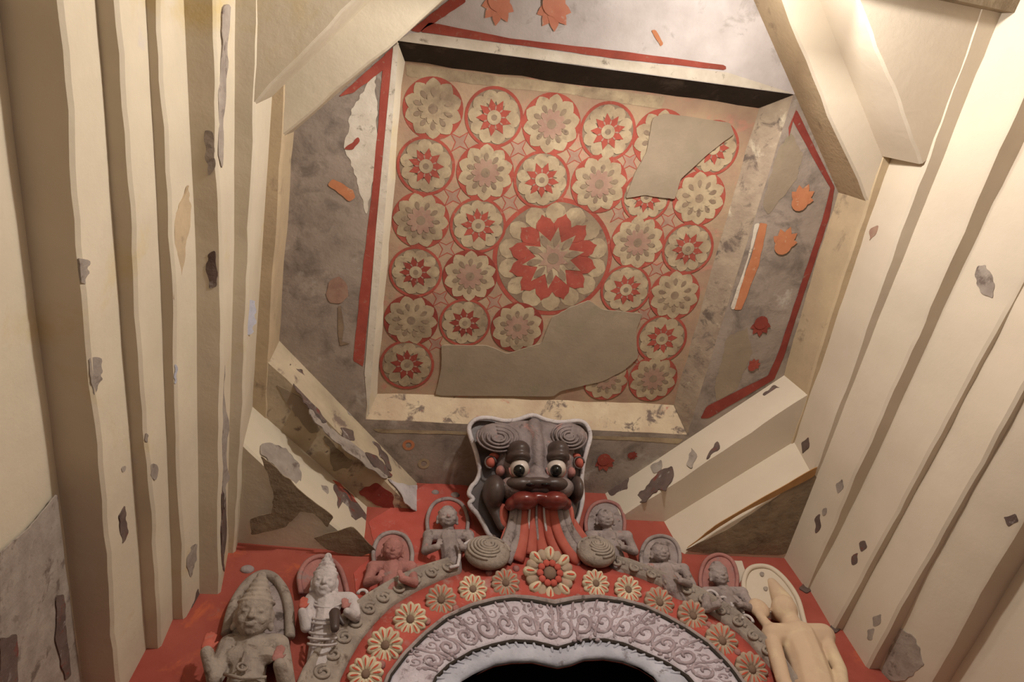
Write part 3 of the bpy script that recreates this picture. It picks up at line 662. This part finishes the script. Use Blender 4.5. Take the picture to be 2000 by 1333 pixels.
# leaf carving on the outer molding: low lobes
def lobes(par, idx, step):
    for i in idx[::step]:
        if KE[i][2] < 1.2 + H: continue
        bm = new(); c = KD[i] * .55 + KE[i] * .45 + [0, -.046, 0]; t = KE[min(i + 1, n - 1)] - KE[max(i - 1, 0)]; t /= np.linalg.norm(t); s = np.cross(t, [0, 1, 0])
        pts = [c + t * (.030 * math.cos(a)) * (1 - a / 12) + s * (.034 * math.sin(a)) * (1 - a / 12) for a in np.linspace(0, 8.5, 20)]
        tube(bm, pts, .0075, 6, nrm=(0, 1, 0)); mk('leaf_scroll', bm, 'stone_buff', par, True)
lobes(oml, il, 3); lobes(omr, ir, 3)
# white scalloped crest
for px, py, r in ((1385, 1184, 13), (1410, 1198, 14), (1433, 1214, 13), (1453, 1232, 11), (706, 1184, 10), (690, 1200, 9)):
    bm = new(); c = ony(px, py, YW) + np.array([0, -.05, 0]); k = r * .0019
    tube(bm, [c + np.array([math.cos(a) * k, -.01, math.sin(a) * k * 1.2]) for a in np.linspace(-.6, 3.0, 12)], .007, 6); mk('crest_scallop', bm, 'stone_pale', omr if px > 1000 else oml, True)

bm = new(); tube(bm, [ony(x, y, YW - .06) for x, y in ((878, 1110), (894, 1106), (897, 1092), (898, 1078), (906, 1074), (908, 1064), (918, 1058), (936, 1054))], .008, 8); mk('crest_scallop', bm, 'stone_pale', oml, True)
# soot gathered where the right courses meet the back wall
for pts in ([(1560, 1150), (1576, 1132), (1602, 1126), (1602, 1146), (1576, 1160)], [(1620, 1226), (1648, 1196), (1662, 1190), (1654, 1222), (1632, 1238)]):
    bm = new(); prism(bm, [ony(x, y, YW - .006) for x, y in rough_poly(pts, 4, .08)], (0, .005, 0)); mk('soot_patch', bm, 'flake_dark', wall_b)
# scrolls on the broad band
def scroll_relief(i0, flip):
    """one cell: a big curl, a small counter curl, a hook and leaf lumps"""
    a, b = KB[i0], KC[i0]; s = (b - a); hgt = np.linalg.norm(s); s = s / hgt
    t = KC[min(i0 + 1, n - 1)] - KC[max(i0 - 1, 0)]; t /= np.linalg.norm(t); t = t - s * (t @ s); t /= np.linalg.norm(t); t = t * flip
    o = (a + b) / 2 + np.array([0, -.031, 0]); bm = new(); sx = .72
    def W(x, y, d=0): return o + t * x * hgt * sx + s * y * hgt + np.array([0, -d, 0])
    pts = [W(.42, .46), W(.40, .2), W(.34, -.06)]
    for q in np.linspace(0, 1, 18):
        ang = -.1 - q * 8.2; r = .26 * (1 - q) + .035
        pts.append(W(.07 + r * math.cos(ang), -.12 + r * math.sin(ang), .004 * q))
    tube(bm, pts, [.0055 + .003 * math.sin(k / len(pts) * 3.1) for k in range(len(pts))], 6)
    pts = []
    for q in np.linspace(0, 1, 14):
        ang = 2.6 + q * 7; r = .15 * (1 - q) + .025; pts.append(W(-.12 + r * math.cos(ang), .24 + r * math.sin(ang)))
    tube(bm, pts, .0045, 6)
    tube(bm, [W(-.30, -.34), W(-.26, -.16), W(-.30, .02), W(-.38, .12)], [.004, .008, .007, .003], 6)
    tube(bm, [W(.14, .48), W(.15, .34)], [.006, .004], 6); tube(bm, [W(.2, .34), W(.12, .22), W(.16, .12)], [.004, .007, .003], 6)
    for q in range(10):
        x, y = random.uniform(-.42, .42), random.uniform(-.42, .42); ell(bm, W(x, y), (random.uniform(.006, .013), .008, random.uniform(.005, .011)), u=7, v=5)
    mk('scroll', bm, 'relief_shaded', arch, True)
cell = [i for i in range(n) if KC[i][2] > 1.45 + H]
k0 = cell[0]; m_ = (cell[-1] - cell[0])
for q in range(16):
    i = int(k0 + m_ * (q + .5) / 16); scroll_relief(i, 1 if q < 8 else -1)
# notches of the inner rim
for i in range(cell[0], cell[-1], 3):
    bm = new(); a = KA[i] * .35 + KB[i] * .65; b = KA[i] * .05 + KB[i] * .95
    tube(bm, [a + [0, -.017, 0], b + [0, -.018, 0]], [.004, .006], 6); mk('rim_bead', bm, 'stone_blue', arch, True)

# flowers
FL = [(714, 1319, 33, 0), (752, 1263, 34, 0), (801, 1212, 33, 0), (861, 1174, 31, 1), (923, 1153, 29, 0), (987, 1141, 29, 1), (1163, 1142, 28, 0), (1226, 1154, 28, 0), (1287, 1179, 30, 1), (1352, 1205, 30, 1), (1409, 1254, 32, 1), (1467, 1310, 31, 1)]
fn = np.array([0, -.86, -.51]); fu = np.array([1., 0, 0]); fv = np.cross(fn, fu) * -1
def petal_mesh(r0_, r1_, wd, hh, ms, stripe):
    bm = new(); L_ = r1_ - r0_; G = []
    for t, q in ((0, .35), (.3, .75), (.62, 1.), (.85, .8), (1, .3)):
        G.append([bm.verts.new((r0_ + L_ * t, wd * q * y, z)) for y, z in ((-1, 0), (-.6, hh * .8 * min(1, q + .2)), (0, hh * min(1, q + .2)), (.6, hh * .8 * min(1, q + .2)), (1, 0))])
    for a, b in zip(G, G[1:]):
        for j in range(4): f = bm.faces.new((a[j], b[j], b[j + 1], a[j + 1])); f.smooth = True
    bm.faces.new(G[-1]); bm.faces.new(G[0])
    S = [(r0_ + L_ * .22, .04), (r0_ + L_ * .45, .16), (r0_ + L_ * .68, .17), (r0_ + L_ * .82, .03)]
    if stripe:
        A = [bm.verts.new((x, wd * q, hh * 1.06)) for x, q in S]; B = [bm.verts.new((x, -wd * q, hh * 1.06)) for x, q in S]
        for i in range(3): f = bm.faces.new((A[i], B[i], B[i + 1], A[i + 1])); f.material_index = 1
    me = bpy.data.meshes.new('petal'); bmesh.ops.recalc_face_normals(bm, faces=bm.faces); bm.to_mesh(me); bm.free()
    for m in ms: me.materials.append(MATS[m])
    return me
PM = [petal_mesh(.2, 1, .262, .26, ('petal_cream', 'petal_red'), True), petal_mesh(.2, 1, .262, .24, ('petal_worn', 'petal_red'), True)]
def flower(px, py, r, worn, npet=12, me=None, me2=None, eye='flower_eye', out=.03):
    c = ony(px, py, YW - out); R_ = r * np.linalg.norm(c - EYE) / 1400
    bm = new()
    for k in range(1):
        tube(bm, [c - fn * .016, c + fn * .004], [R_ * .93, R_ * .88], 20); 
    f = mk('flower', bm, 'petal_worn', arch)
    a0 = random.uniform(0, 6)
    Mx = Matrix(((fu[0], fv[0], fn[0]), (fu[1], fv[1], fn[1]), (fu[2], fv[2], fn[2]))).to_4x4()
    for k in range(npet):
        p = bpy.data.objects.new('petal', PM[worn] if me is None else (me if k % 2 == 0 else me2)); COL.objects.link(p); p.parent = f
        T = Matrix.Translation(v3(c + fn * .003)) @ Mx @ Matrix.Rotation(a0 + 2 * math.pi * k / npet, 4, 'Z') @ Matrix.Diagonal((R_, R_, R_ * .8, 1))
        p.matrix_basis = Matrix.Translation(-WLOC[f]) @ T; WLOC[p] = v3(c)
    bm = new(); ell(bm, c + fn * .008, (R_ * .26, R_ * .26, R_ * .16), (fu, fv, fn), u=12, v=8); mk('flower_center', bm, eye, f, True)
    return f, c, R_
for a in FL: flower(*a)
big = petal_mesh(.5, 1.02, .21, .22, ('petal_cream', 'petal_red'), True); big2 = petal_mesh(.5, .94, .19, .14, ('petal_worn', 'petal_red'), False)
f, c, R_ = flower(1073, 1122, 53, 0, 16, big, big2, out=.05); f['label'] = 'largest flower, at the crown of the arch'
bm = new()
for k in range(10):
    a = k * .628; ell(bm, c + fn * .012 + (fu * math.cos(a) + fv * math.sin(a)) * R_ * .38, (R_ * .14, R_ * .14, R_ * .09), (fu, fv, fn), u=10, v=6)
mk('inner_petals', bm, 'red_pale', f, True)
for px, py in ((1008, 1112), (1128, 1100), (1020, 1172), (1130, 1168), (745, 1300), (834, 1215), (890, 1190), (955, 1120), (1320, 1215), (1385, 1222), (1440, 1275), (1255, 1185), (1195, 1172)):
    bm = new(); ell(bm, ony(px, py, YW - .02), (.016, .012, .018), u=10, v=6); mk('boss', bm, 'stone_rose', arch, True)

# ---------------------------------------------------------------- volutes either side of the stem
def volute(px, py, rx, rz, flip, out=.07):
    c = ony(px, py, YW - out); bm = new(); ell(bm, c, (rx * .0021, .055, rz * .0027), u=24, v=14)
    v = mk('volute', bm, 'stone_buff', arch, True)
    bm = new()
    for s_, e_ in ((.96, 0), (.80, .5), (.64, 1.0), (.49, 1.5), (.34, 2.0), (.19, 2.5)):
        pts = []
        for a in np.linspace(0, 4.6, 18):
            x, z = math.cos(a + e_) * s_ * (1 - a * .03), math.sin(a + e_) * s_ * (1 - a * .03); h = .055 * math.sqrt(max(0, 1 - min(1, x * x + z * z)))
            pts.append(c + np.array([flip * x * rx * .0021, -h - .001, z * rz * .0027]))
        tube(bm, pts, .0065, 6)
    mk('curl', bm, 'stone_buff', v, True)
volute(952, 1082, 50, 34, 1); volute(1164, 1080, 44, 32, -1)

# ---------------------------------------------------------------- monster head
KO = np.array([.765, 1.80, 2.76 + H]); KN = np.array([0, -.7071, -.7071]); KU = np.array([1., 0, 0]); KV = np.array([0, -.7071, .7071])
AX = (KU, KV, KN)
def K(px, py, h=0.): return onpl(px, py, KO + KN * h, KN)
SK = .00245                                # metres per unit of sight at the head
mask = empty('monster_mask', tuple(KO + np.array([0, .2, -.1])))
tag(mask, 'carved grey monster head with bulging eyes above the arch', 'carving')
def ke(bm, px, py, rx, ry, rn, h=0., mi=0, u=20, v=12): ell(bm, K(px, py, h), (rx * SK, ry * SK, rn * 1.25), AX, mi, u, v)
bm = new()                                  # skull, bridge, cheeks, muzzle: one surface
ke(bm, 1045, 900, 88, 70, .10, -.04); ke(bm, 1047, 858, 95, 38, .06, -.02); ke(bm, 1048, 890, 16, 58, .05, .05); ke(bm, 1047, 930, 20, 20, .05, .06)
ke(bm, 1047, 950, 62, 24, .09, .03); ke(bm, 1008, 955, 36, 24, .08, .03); ke(bm, 1088, 955, 34, 24, .08, .03)
ke(bm, 1020, 944, 14, 10, .03, .10); ke(bm, 1078, 944, 14, 10, .03, .10)
ke(bm, 1043, 840, 18, 24, .035, .03)
back = K(1045, 900, -.05); cap(bm, back, np.array([.775, YW, 2.80 + H]), .12, .14)
fuse('head', bm, .007, 'mask_grey', mask)
bm = new()                                  # dark muzzle and cheeks
ke(bm, 1016, 950, 34, 18, .08, .06); ke(bm, 1078, 950, 34, 18, .08, .06); ke(bm, 1047, 948, 40, 14, .08, .07); ke(bm, 964, 962, 22, 34, .09, .01); ke(bm, 1124, 958, 13, 28, .08, .01)
cap(bm, K(962, 985, .0), K(980, 1030, .02), .036, .022); cap(bm, K(1120, 985, 0), K(1116, 1020, .01), .025, .014)
fuse('cheeks', bm, .007, 'mask_dark', mask)
for px in (1036, 1066):
    bm = new(); ke(bm, px, 948, 9, 3, .02, .165, u=10, v=6); mk('nostril', bm, 'eye_black', mask, True)
bm = new(); ke(bm, 1023, 979, 28, 18, .07, .10); ke(bm, 1082, 979, 28, 18, .07, .10); ke(bm, 1051, 974, 30, 11, .05, .10)
ke(bm, 997, 986, 11, 13, .04, .085); ke(bm, 1106, 986, 10, 12, .04, .085)
fuse('lip', bm, .006, 'lip_red', mask)
for px, ex, ey in ((1011, 1014, 917), (1087, 1086, 917)):
    bm = new(); ke(bm, px, 884, 24, 22, .09, .05); ke(bm, px, 897, 25, 13, .09, .06); l = fuse('eyelid', bm, .006, 'mask_dark', mask)
    for k, y in enumerate((900,)):
        bm = new(); pts = []
        for a in np.linspace(.25, 2.9, 12):
            p = K(px, y, .05); pts.append(p + KU * math.cos(a) * 24 * SK + KN * math.sin(a) * .088 + KV * math.sin(a) * .008)
        tube(bm, pts, .0035, 6); mk('fold', bm, 'mask_dark', l, True)
    bm = new(); ke(bm, ex, ey, 19, 19, .06, .085); e_ = mk('eyeball', bm, 'eye_white', mask, True)
    bm = new(); ke(bm, ex, ey + 3, 11.5, 11.5, .030, .138, u=20, v=12); mk('pupil', bm, 'eye_black', e_, True)
    bm = new(); tube(bm, [K(ex, ey, .09) + (KU * math.cos(a) * 19 + KV * math.sin(a) * 19) * SK for a in np.linspace(math.pi * .98, math.pi * 2.02, 14)], .006, 6); mk('lower_lid', bm, 'stone_rose', e_, True)
for s, pts in ((-1, ((958, 904), (974, 915))), (1, ((1131, 905), (1118, 918)))):
    bm = new(); ke(bm, pts[0][0], pts[0][1], 10, 13, .03, .0); ke(bm, pts[0][0] - 7 * s, pts[0][1] - 12, 11, 7, .03, .0)
    e_ = fuse('ear', bm, .005, 'vermilion', mask)
    bm = new(); tube(bm, [K(pts[0][0], pts[0][1], .03) + (KU * math.cos(a) * 11 + KV * math.sin(a) * 12) * SK for a in np.linspace(0, 5, 14)], .005, 6); mk('ear_fold', bm, 'mask_dark', e_, True)
    bm = new(); ke(bm, pts[1][0] + 3 * s * -1, pts[1][1] + 6, 9, 11, .03, .02); mk('cheek_knob', bm, 'stone_rose', mask, True)
for px, py, rx, ry, s in ((974, 855, 48, 31, 1), (1112, 853, 40, 29, -1)):   # curled brows
    bm = new(); ke(bm, px, py, rx * .95, ry * .95, .036, .045); b_ = mk('brow_curl', bm, 'mask_grey', mask, True); bm = new()
    for sc in (.92, .70, .48, .28):
        pts = []
        for a in np.linspace(-.4, 4.9, 22):
            x, y = math.cos(a) * sc, math.sin(a) * sc; h = .046 * math.sqrt(max(0, 1 - x * x - y * y)); pts.append(K(px, py, .046 + h) + KU * s * -x * rx * SK - KV * y * ry * SK)
        tube(bm, pts, .006, 6)
    mk('curl', bm, 'mask_grey', b_, True)
def curvy(pts, k=5):
    P = [np.array(p, float) for p in pts]; P = [2 * P[0] - P[1]] + P + [2 * P[-1] - P[-2]]; out = []
    for i in range(1, len(P) - 2):
        a, b, c, d = P[i - 1:i + 3]
        for j in range(k):
            t = j / k; out.append(.5 * (2 * b + (c - a) * t + (2 * a - 5 * b + 4 * c - d) * t * t + (3 * b - a - 3 * c + d) * t ** 3))
    return out + [P[-2]]
FRM = [(968, 1052), (955, 1045), (944, 1024), (932, 1005), (922, 994), (917, 984), (924, 976), (916, 966), (921, 952), (930, 942), (937, 925), (936, 912), (930, 885), (920, 856), (916, 838), (922, 826), (937, 818), (960, 818), (985, 823), (1010, 821), (1040, 812), (1066, 821), (1094, 826), (1130, 823), (1146, 832), (1153, 854), (1146, 881), (1140, 905), (1136, 940), (1138, 975), (1130, 1010), (1122, 1040)]
bm = new(); prism(bm, [K(x, y, -.05) for x, y in curvy(FRM, 3)], tuple(-KN * .035)); fr = mk('back_plate', bm, 'mask_dark', mask)
bm = new(); FR2 = curvy(FRM, 4); tube(bm, [K(x, y, -.03 - .015 * math.tanh((y - 900) / 15)) for x, y in FR2], .012, 8); mk('plate_edge', bm, 'stone_pale', fr, True)
for px, py in ((966, 1000), (1118, 1002)):
    bm = new(); ke(bm, px + (16 if px < 1000 else -4), py + 12, 12 if px < 1000 else 7, 28, .03, .01); mk('mouth_corner', bm, 'vermilion', mask, True)
bm = new(); ke(bm, 1050, 996, 50, 16, .04, -.03); mk('mouth_hollow', bm, 'dark_shrine', mask, True)
# ribs pouring out of the mouth down to the arch
RIB = [((1004, 988), (968, 1094), 'stone_grey', 9), ((1016, 988), (990, 1100), 'stone_grey', 6), ((1026, 986), (1008, 1096), 'vermilion', 8), ((1040, 984), (1034, 1084), 'vermilion', 8), ((1052, 984), (1062, 1078), 'vermilion', 8), ((1066, 984), (1096, 1084), 'vermilion', 8), ((1080, 986), (1132, 1096), 'vermilion', 8), ((1093, 988), (1152, 1100), 'stone_grey', 7), ((1104, 988), (1176, 1096), 'stone_grey', 8),
       ((1033, 985), (1022, 1076), 'stone_pale', 3), ((1046, 984), (1052, 1072), 'stone_grey', 3), ((1060, 984), (1080, 1074), 'stone_pale', 3)]
for (a, b, m, r) in RIB:
    pa = K(*a, .05); pb = ony(*b, YW - .025); pm = (pa + pb) / 2 + np.array([(.0 if b[0] < 1050 else -.004), .03, -.02]) ; bm = new(); pts = []
    ax_, bx = a[0], b[0]
    for t in np.linspace(0, 1, 12):
        p = pa * (1 - t) ** 2 + 2 * pm * t * (1 - t) + pb * t * t
        q = p.copy(); q[0] = pa[0] + (pb[0] - pa[0]) * (t ** 1.9); pts.append(q - np.array([0, .022 if r == 3 else 0, .014 if r == 3 else 0]))
    tube(bm, pts, [r * .0023 * (1 + .8 * t) * (1.15 if m == 'vermilion' else .9 if r > 3 else .7) for t in np.linspace(0, 1, 12)], 8, nrm=(0, -.9, -.4), flat_=.55); mk('tongue_rib', bm, m, mask, True)
bm = new()
L_ = [K(1000, 990, .02), K(1106, 990, .02), ony(1180, 1096, YW - .01), ony(1120, 1090, YW - .01), ony(1030, 1090, YW - .01), ony(962, 1096, YW - .01)]
prism(bm, L_, (0, .05, .02)); mk('tongue', bm, 'vermilion', mask)

# ---------------------------------------------------------------- carved figures on the wall
SX, SZ = .00212, .0028
def W(px, py, d): return ony(px, py, YW - d)
def halo(par, pts, m, d=.03, edge=.010, mi='stone_grey', fill=True):
    pts = curvy(pts)
    if fill:
        bm = new(); prism(bm, [W(x, y, d) for x, y in pts], (0, d, 0)); mk('halo', bm, mi, par)
    bm = new(); tube(bm, [W(x, y, d + .006) for x, y in pts], edge, 8); mk('halo_edge', bm, m, par, True)
def hand(par, px, py, d, s, m, ang=0.):
    """open hand: palm, four fingers of unequal length, thumb from the side"""
    o = W(px, py, d); ca, sa = math.cos(ang), math.sin(ang)
    ux = np.array([ca, 0, -sa]); uz = np.array([sa, 0, ca]); bm = new()
    P = lambda x, z, q=0.: o + ux * x * s + uz * z * s + np.array([0, -q * s, 0])
    ell(bm, P(0, 0), (.42 * s, .2 * s, .5 * s), (ux, (0, 1, 0), uz))
    for i, (x, l) in enumerate(((-.30, .72), (-.10, .86), (.10, .80), (.29, .62))):
        cap(bm, P(x, .3), P(x * 1.1, .3 + l * .55, .1), .11 * s, .10 * s, 7); cap(bm, P(x * 1.1, .3 + l * .55, .1), P(x * 1.12, .3 + l, .02), .10 * s, .075 * s, 7)
    cap(bm, P(.36, -.15), P(.60, .22, .12), .13 * s, .09 * s, 7)
    return fuse('hand', bm, .0042, m, par, 2)
HF, HU = np.array([0, -.84, -.54]), np.array([0, -.54, .84])
def face(bm, px, py, hw, hh, d, crown=(), tilt=0.):
    """head bowed towards the viewer, with brow, eyes, nose, mouth, ears and a tiered crown"""
    a, b = hw * .00212, hh * .00212; c = W(px, py, d); dp = a * .95
    P = lambda x, z, q: c + np.array([x * a, 0, 0]) + HU * z * b + HF * q
    def E(p, r): ell(bm, p, r, ((1, 0, 0), HF, HU), u=18, v=12)
    E(c, (a, dp, b)); E(P(0, -.5, dp * .2), (a * .74, dp * .72, b * .52)); E(P(0, .35, dp * .05), (a * .97, dp * .95, b * .6))
    cap(bm, P(0, .16, dp * .92), P(0, -.2, dp * 1.12), a * .10, a * .17, 8); E(P(-.15, -.22, dp * 1.02), (a * .1, a * .1, b * .07)); E(P(.15, -.22, dp * 1.02), (a * .1, a * .1, b * .07))
    for s in (-1, 1):
        E(P(.40 * s, .08, dp * .86), (a * .21, a * .13, b * .09)); cap(bm, P(.15 * s, .26, dp * .93), P(.66 * s, .24, dp * .70), a * .075, a * .06, 7)
        E(P(1.0 * s, -.05, -.1 * dp), (a * .14, a * .25, b * .34)); E(P(1.02 * s, -.5, -.1 * dp), (a * .16, a * .16, b * .2)); E(P(.45 * s, -.28, dp * .62), (a * .32, a * .26, b * .26))
    E(P(0, -.46, dp * .94), (a * .36, a * .12, b * .055)); E(P(0, -.58, dp * .90), (a * .28, a * .13, b * .065)); E(P(0, -.84, dp * .62), (a * .3, a * .2, b * .16))
    z0 = .62                                 # crown tiers, each narrower than the one below
    for (wd, h) in crown:
        E(P(0, z0, -.1 * dp), (a * wd, dp * wd, b * h)); z0 += h * 1.15
def figure(name, label, loc):
    e = empty(name, tuple(loc)); return tag(e, label, 'statue')

# --- largest, lower left
fa = figure('carved_figure', 'large grey carved figure with tiered crown at far left, orange raised palm', W(480, 1333, .0))
bm = new(); face(bm, 496, 1204, 30, 35, .13, [(1.08, .22), (.86, .24), (.72, .22), (.60, .22), (.46, .22), (.30, .24)])
cap(bm, W(495, 1222, .09), W(490, 1256, .05), .034, .04)
cap(bm, W(452, 1262, .05), W(540, 1262, .05), .042, .042); cap(bm, W(490, 1272, .045), W(482, 1320, .05), .066, .062); cap(bm, W(482, 1320, .05), W(478, 1400, .05), .062, .08)
cap(bm, W(478, 1400, .05), W(470, 1700, .04), .085, .06); ell(bm, W(466, 1282, .085), (.045, .022, .04)); ell(bm, W(514, 1282, .085), (.045, .022, .04))
cap(bm, W(446, 1262, .05), W(420, 1325, .07), .036, .03); cap(bm, W(420, 1325, .07), W(404, 1275, .12), .028, .022)
cap(bm, W(546, 1262, .05), W(560, 1340, .07), .036, .03); cap(bm, W(560, 1340, .07), W(546, 1300, .14), .028, .022)
fuse('body', bm, .0036, 'stone_buff', fa, 3)
hand(fa, 405, 1262, .13, .05, 'vermilion', .05); hand(fa, 541, 1284, .15, .042, 'stone_rose', .2)
bm = new()
for k, (z0, wd) in enumerate(((1246, 34), (1254, 42), (1262, 50))):
    tube(bm, [W(492 + math.cos(a) * wd, z0 + math.sin(a) * (16 + 5 * k), .105 - .03 * abs(math.cos(a))) for a in np.linspace(.05, math.pi - .05, 16)], .006, 6)
tube(bm, [W(478, 1276, .125), W(474, 1295, .13), W(473, 1310, .13)], .006, 6); tube(bm, [W(473 + 10 * math.cos(a), 1304 + 7 * math.sin(a), .135) for a in np.linspace(0, 6.28, 14)], .005, 6)
tube(bm, [W(438, 1318, .10), W(470, 1326, .135), W(520, 1324, .12)], .006, 6)
mk('necklace', bm, 'stone_buff', fa, True)
halo(fa, [(442, 1240), (450, 1200), (462, 1170), (482, 1142), (504, 1126), (522, 1124), (540, 1134), (556, 1158), (564, 1190), (566, 1230), (566, 1246)], 'stone_buff', .035, .019)
# --- second
fb = figure('carved_figure', 'pale grey carved figure with pointed crown, second from left', W(640, 1290, 0))
bm = new(); face(bm, 634, 1139, 23, 27, .10, [(1.05, .24), (.86, .26), (.70, .26), (.52, .26), (.32, .3)])
cap(bm, W(634, 1152, .07), W(636, 1174, .045), .026, .03); cap(bm, W(610, 1172, .045), W(682, 1172, .045), .03, .03)
cap(bm, W(640, 1182, .04), W(636, 1208, .04), .055, .044); cap(bm, W(636, 1208, .04), W(632, 1250, .03), .044, .05); cap(bm, W(632, 1250, .03), W(618, 1330, .0), .05, .045)
cap(bm, W(606, 1174, .045), W(598, 1226, .06), .026, .022); cap(bm, W(598, 1226, .06), W(590, 1196, .1), .022, .016)
cap(bm, W(688, 1174, .045), W(694, 1206, .06), .026, .022); cap(bm, W(694, 1206, .06), W(678, 1196, .11), .022, .016)
fuse('body', bm, .0034, 'stone_pale', fb, 3)
hand(fb, 591, 1184, .11, .038, 'vermilion', .05); hand(fb, 674, 1184, .12, .036, 'stone_rose', -.1)
bm = new()
for k, wd in enumerate((24, 31, 37)): tube(bm, [W(637 + math.cos(a) * wd, 1166 + math.sin(a) * (10 + 6 * k), .085 - .03 * abs(math.cos(a))) for a in np.linspace(.1, 3.04, 14)], .005, 6)
for y, wd in ((1208, 24), (1216, 25), (1236, 27), (1246, 28), (1258, 28)): tube(bm, [W(634 + math.cos(a) * wd - (y - 1208) * .1, y + math.sin(a) * 4, .06 + .04 * math.sin(a)) for a in np.linspace(0.1, 3.04, 12)], .005, 6)
mk('necklace', bm, 'stone_pale', fb, True)
bm = new(); cap(bm, W(654, 1200, .13), W(654, 1228, .13), .022, .016); cap(bm, W(660, 1206, .13), W(670, 1220, .12), .014, .008); mk('lotus_bud', bm, 'mask_dark', fb, True)
halo(fb, [(588, 1160), (584, 1130), (592, 1108), (606, 1094), (626, 1088), (646, 1094), (664, 1112), (674, 1140), (678, 1160)], 'stone_rose', .03, .011, 'stone_rose')
# --- the small ones: (label, head px, hw, hh, body material, arms, halo?)
def small(label, hx, hy, hw, hh, lean, m, mh, hm='stone_grey', armL=True, armR=True, legs=60):
    f = figure('carved_figure', label, W(hx + lean * 2, hy + 110, 0)); bm = new()
    face(bm, hx, hy, hw, hh, .085, [(1.04, .22), (.84, .22), (.6, .24)])
    bx, by = hx + lean * .5, hy + hh * 1.45; cap(bm, W(hx, hy + hh * .4, .06), W(bx, by, .035), .025, .03)
    sw = hw * 1.75
    cap(bm, W(bx - sw, by + 4, .035), W(bx + sw, by + 4, .035), .03, .03); cap(bm, W(bx, by + 10, .03), W(bx + lean, by + 42, .025), .05, .042); cap(bm, W(bx + lean, by + 42, .02), W(bx + lean * 1.8, by + 42 + legs, -.01), .046, .046)
    for s, on in ((-1, armL), (1, armR)):
        if on:
            ex, ey = bx + s * (sw + 9) + lean * .5, by + 34
            cap(bm, W(bx + s * sw, by + 4, .035), W(ex, ey, .05), .025, .02); cap(bm, W(ex, ey, .05), W(bx + s * sw * .62 + lean * .5, by + 26, .095), .02, .016)
    fuse('body', bm, .0034, m, f, 3)
    for s, on in ((-1, armL), (1, armR)):
        if on: hand(f, bx + s * sw * .55 + lean * .5, by + 19, .105, .030, m, -s * .3)
    if mh: halo(f, [(hx + hw * x, hy + hh * y) for x, y in ((-1.75, 1.15), (-1.8, .2), (-1.55, -.8), (-1.0, -1.5), (0, -1.8), (1.0, -1.5), (1.55, -.8), (1.8, .2), (1.75, 1.15))], mh, .022, .010, hm)
    return f
small('reddish carved figure with round halo, third from left', 767, 1077, 21, 20, -4, 'stone_rose', 'stone_grey', 'stone_rose', legs=30)
small('grey carved figure with bent arm, just left of the monster head', 874, 1013, 22, 21, 4, 'stone_grey', 'stone_grey', 'red_pale', legs=30)
small('mauve carved figure with ringed halo, just right of the monster head', 1182, 1016, 21, 20, 12, 'stone_grey', 'stone_rose', 'stone_grey', armL=False, legs=30)
small('grey carved figure leaning right, below the cream diagonal slab', 1290, 1082, 21, 19, 16, 'stone_grey', 'stone_grey', 'stone_grey', armL=False, legs=20)
small('dark mauve carved figure beside the cream plastered one', 1404, 1124, 20, 22, 20, 'stone_grey', 'stone_rose', 'stone_rose', legs=40)
# --- plastered figure at the right: smoothed under limewash
fh = figure('carved_figure', 'cream plastered figure with smooth blank face, far right', W(1600, 1333, 0))
bm = new(); cap(bm, W(1529, 1178, .05), W(1507, 1140, .025), 23 * SX, 12 * SX, 16); AXH = ((1, 0, 0), HF, HU); ell(bm, W(1532, 1192, .075), (28 * SX, .05, 31 * SX), AXH);
cap(bm, W(1538, 1200, .07), W(1550, 1232, .05), .036, .05); cap(bm, W(1512, 1244, .05), W(1606, 1244, .05), .055, .055); ell(bm, W(1562, 1258, .03), (58 * SX, .07, 26 * SZ)); cap(bm, W(1558, 1252, .035), W(1582, 1310, .04), .085, .08); cap(bm, W(1582, 1310, .04), W(1610, 1420, .04), .08, .09); cap(bm, W(1610, 1420, .05), W(1700, 1700, .04), .1, .07)
cap(bm, W(1506, 1244, .05), W(1530, 1330, .07), .036, .03); cap(bm, W(1530, 1330, .07), W(1560, 1390, .09), .03, .022); cap(bm, W(1608, 1246, .05), W(1640, 1310, .06), .036, .03); cap(bm, W(1640, 1310, .06), W(1648, 1360, .1), .03, .024)
ell(bm, W(1482, 1190, .06), (22 * SX, .03, 20 * SZ)); cap(bm, W(1484, 1205, .06), W(1512, 1238, .06), .02, .026)
fuse('body', bm, .006, 'limewashed_figure', fh, 10)
hand(fh, 1562, 1396, .1, .05, 'limewashed_figure', 2.6); hand(fh, 1648, 1368, .11, .05, 'limewashed_figure', 3.0)
halo(fh, [(1470, 1184), (1455, 1160), (1453, 1134), (1462, 1114), (1480, 1107), (1504, 1110), (1526, 1126), (1546, 1150), (1560, 1176), (1568, 1206), (1572, 1222)], 'limewash_right', .035, .012, 'limewash_right')
for x, y in ((1488, 1122), (1510, 1140), (1495, 1150)):
    bm = new(); prism(bm, [W(a, b, .041) for a, b in rough_poly([(x - 4, y - 4), (x + 5, y - 3), (x + 3, y + 5), (x - 3, y + 3)], 2, .2)], (0, .004, 0)); mk('plaster_chip', bm, 'flake_grey', fh)
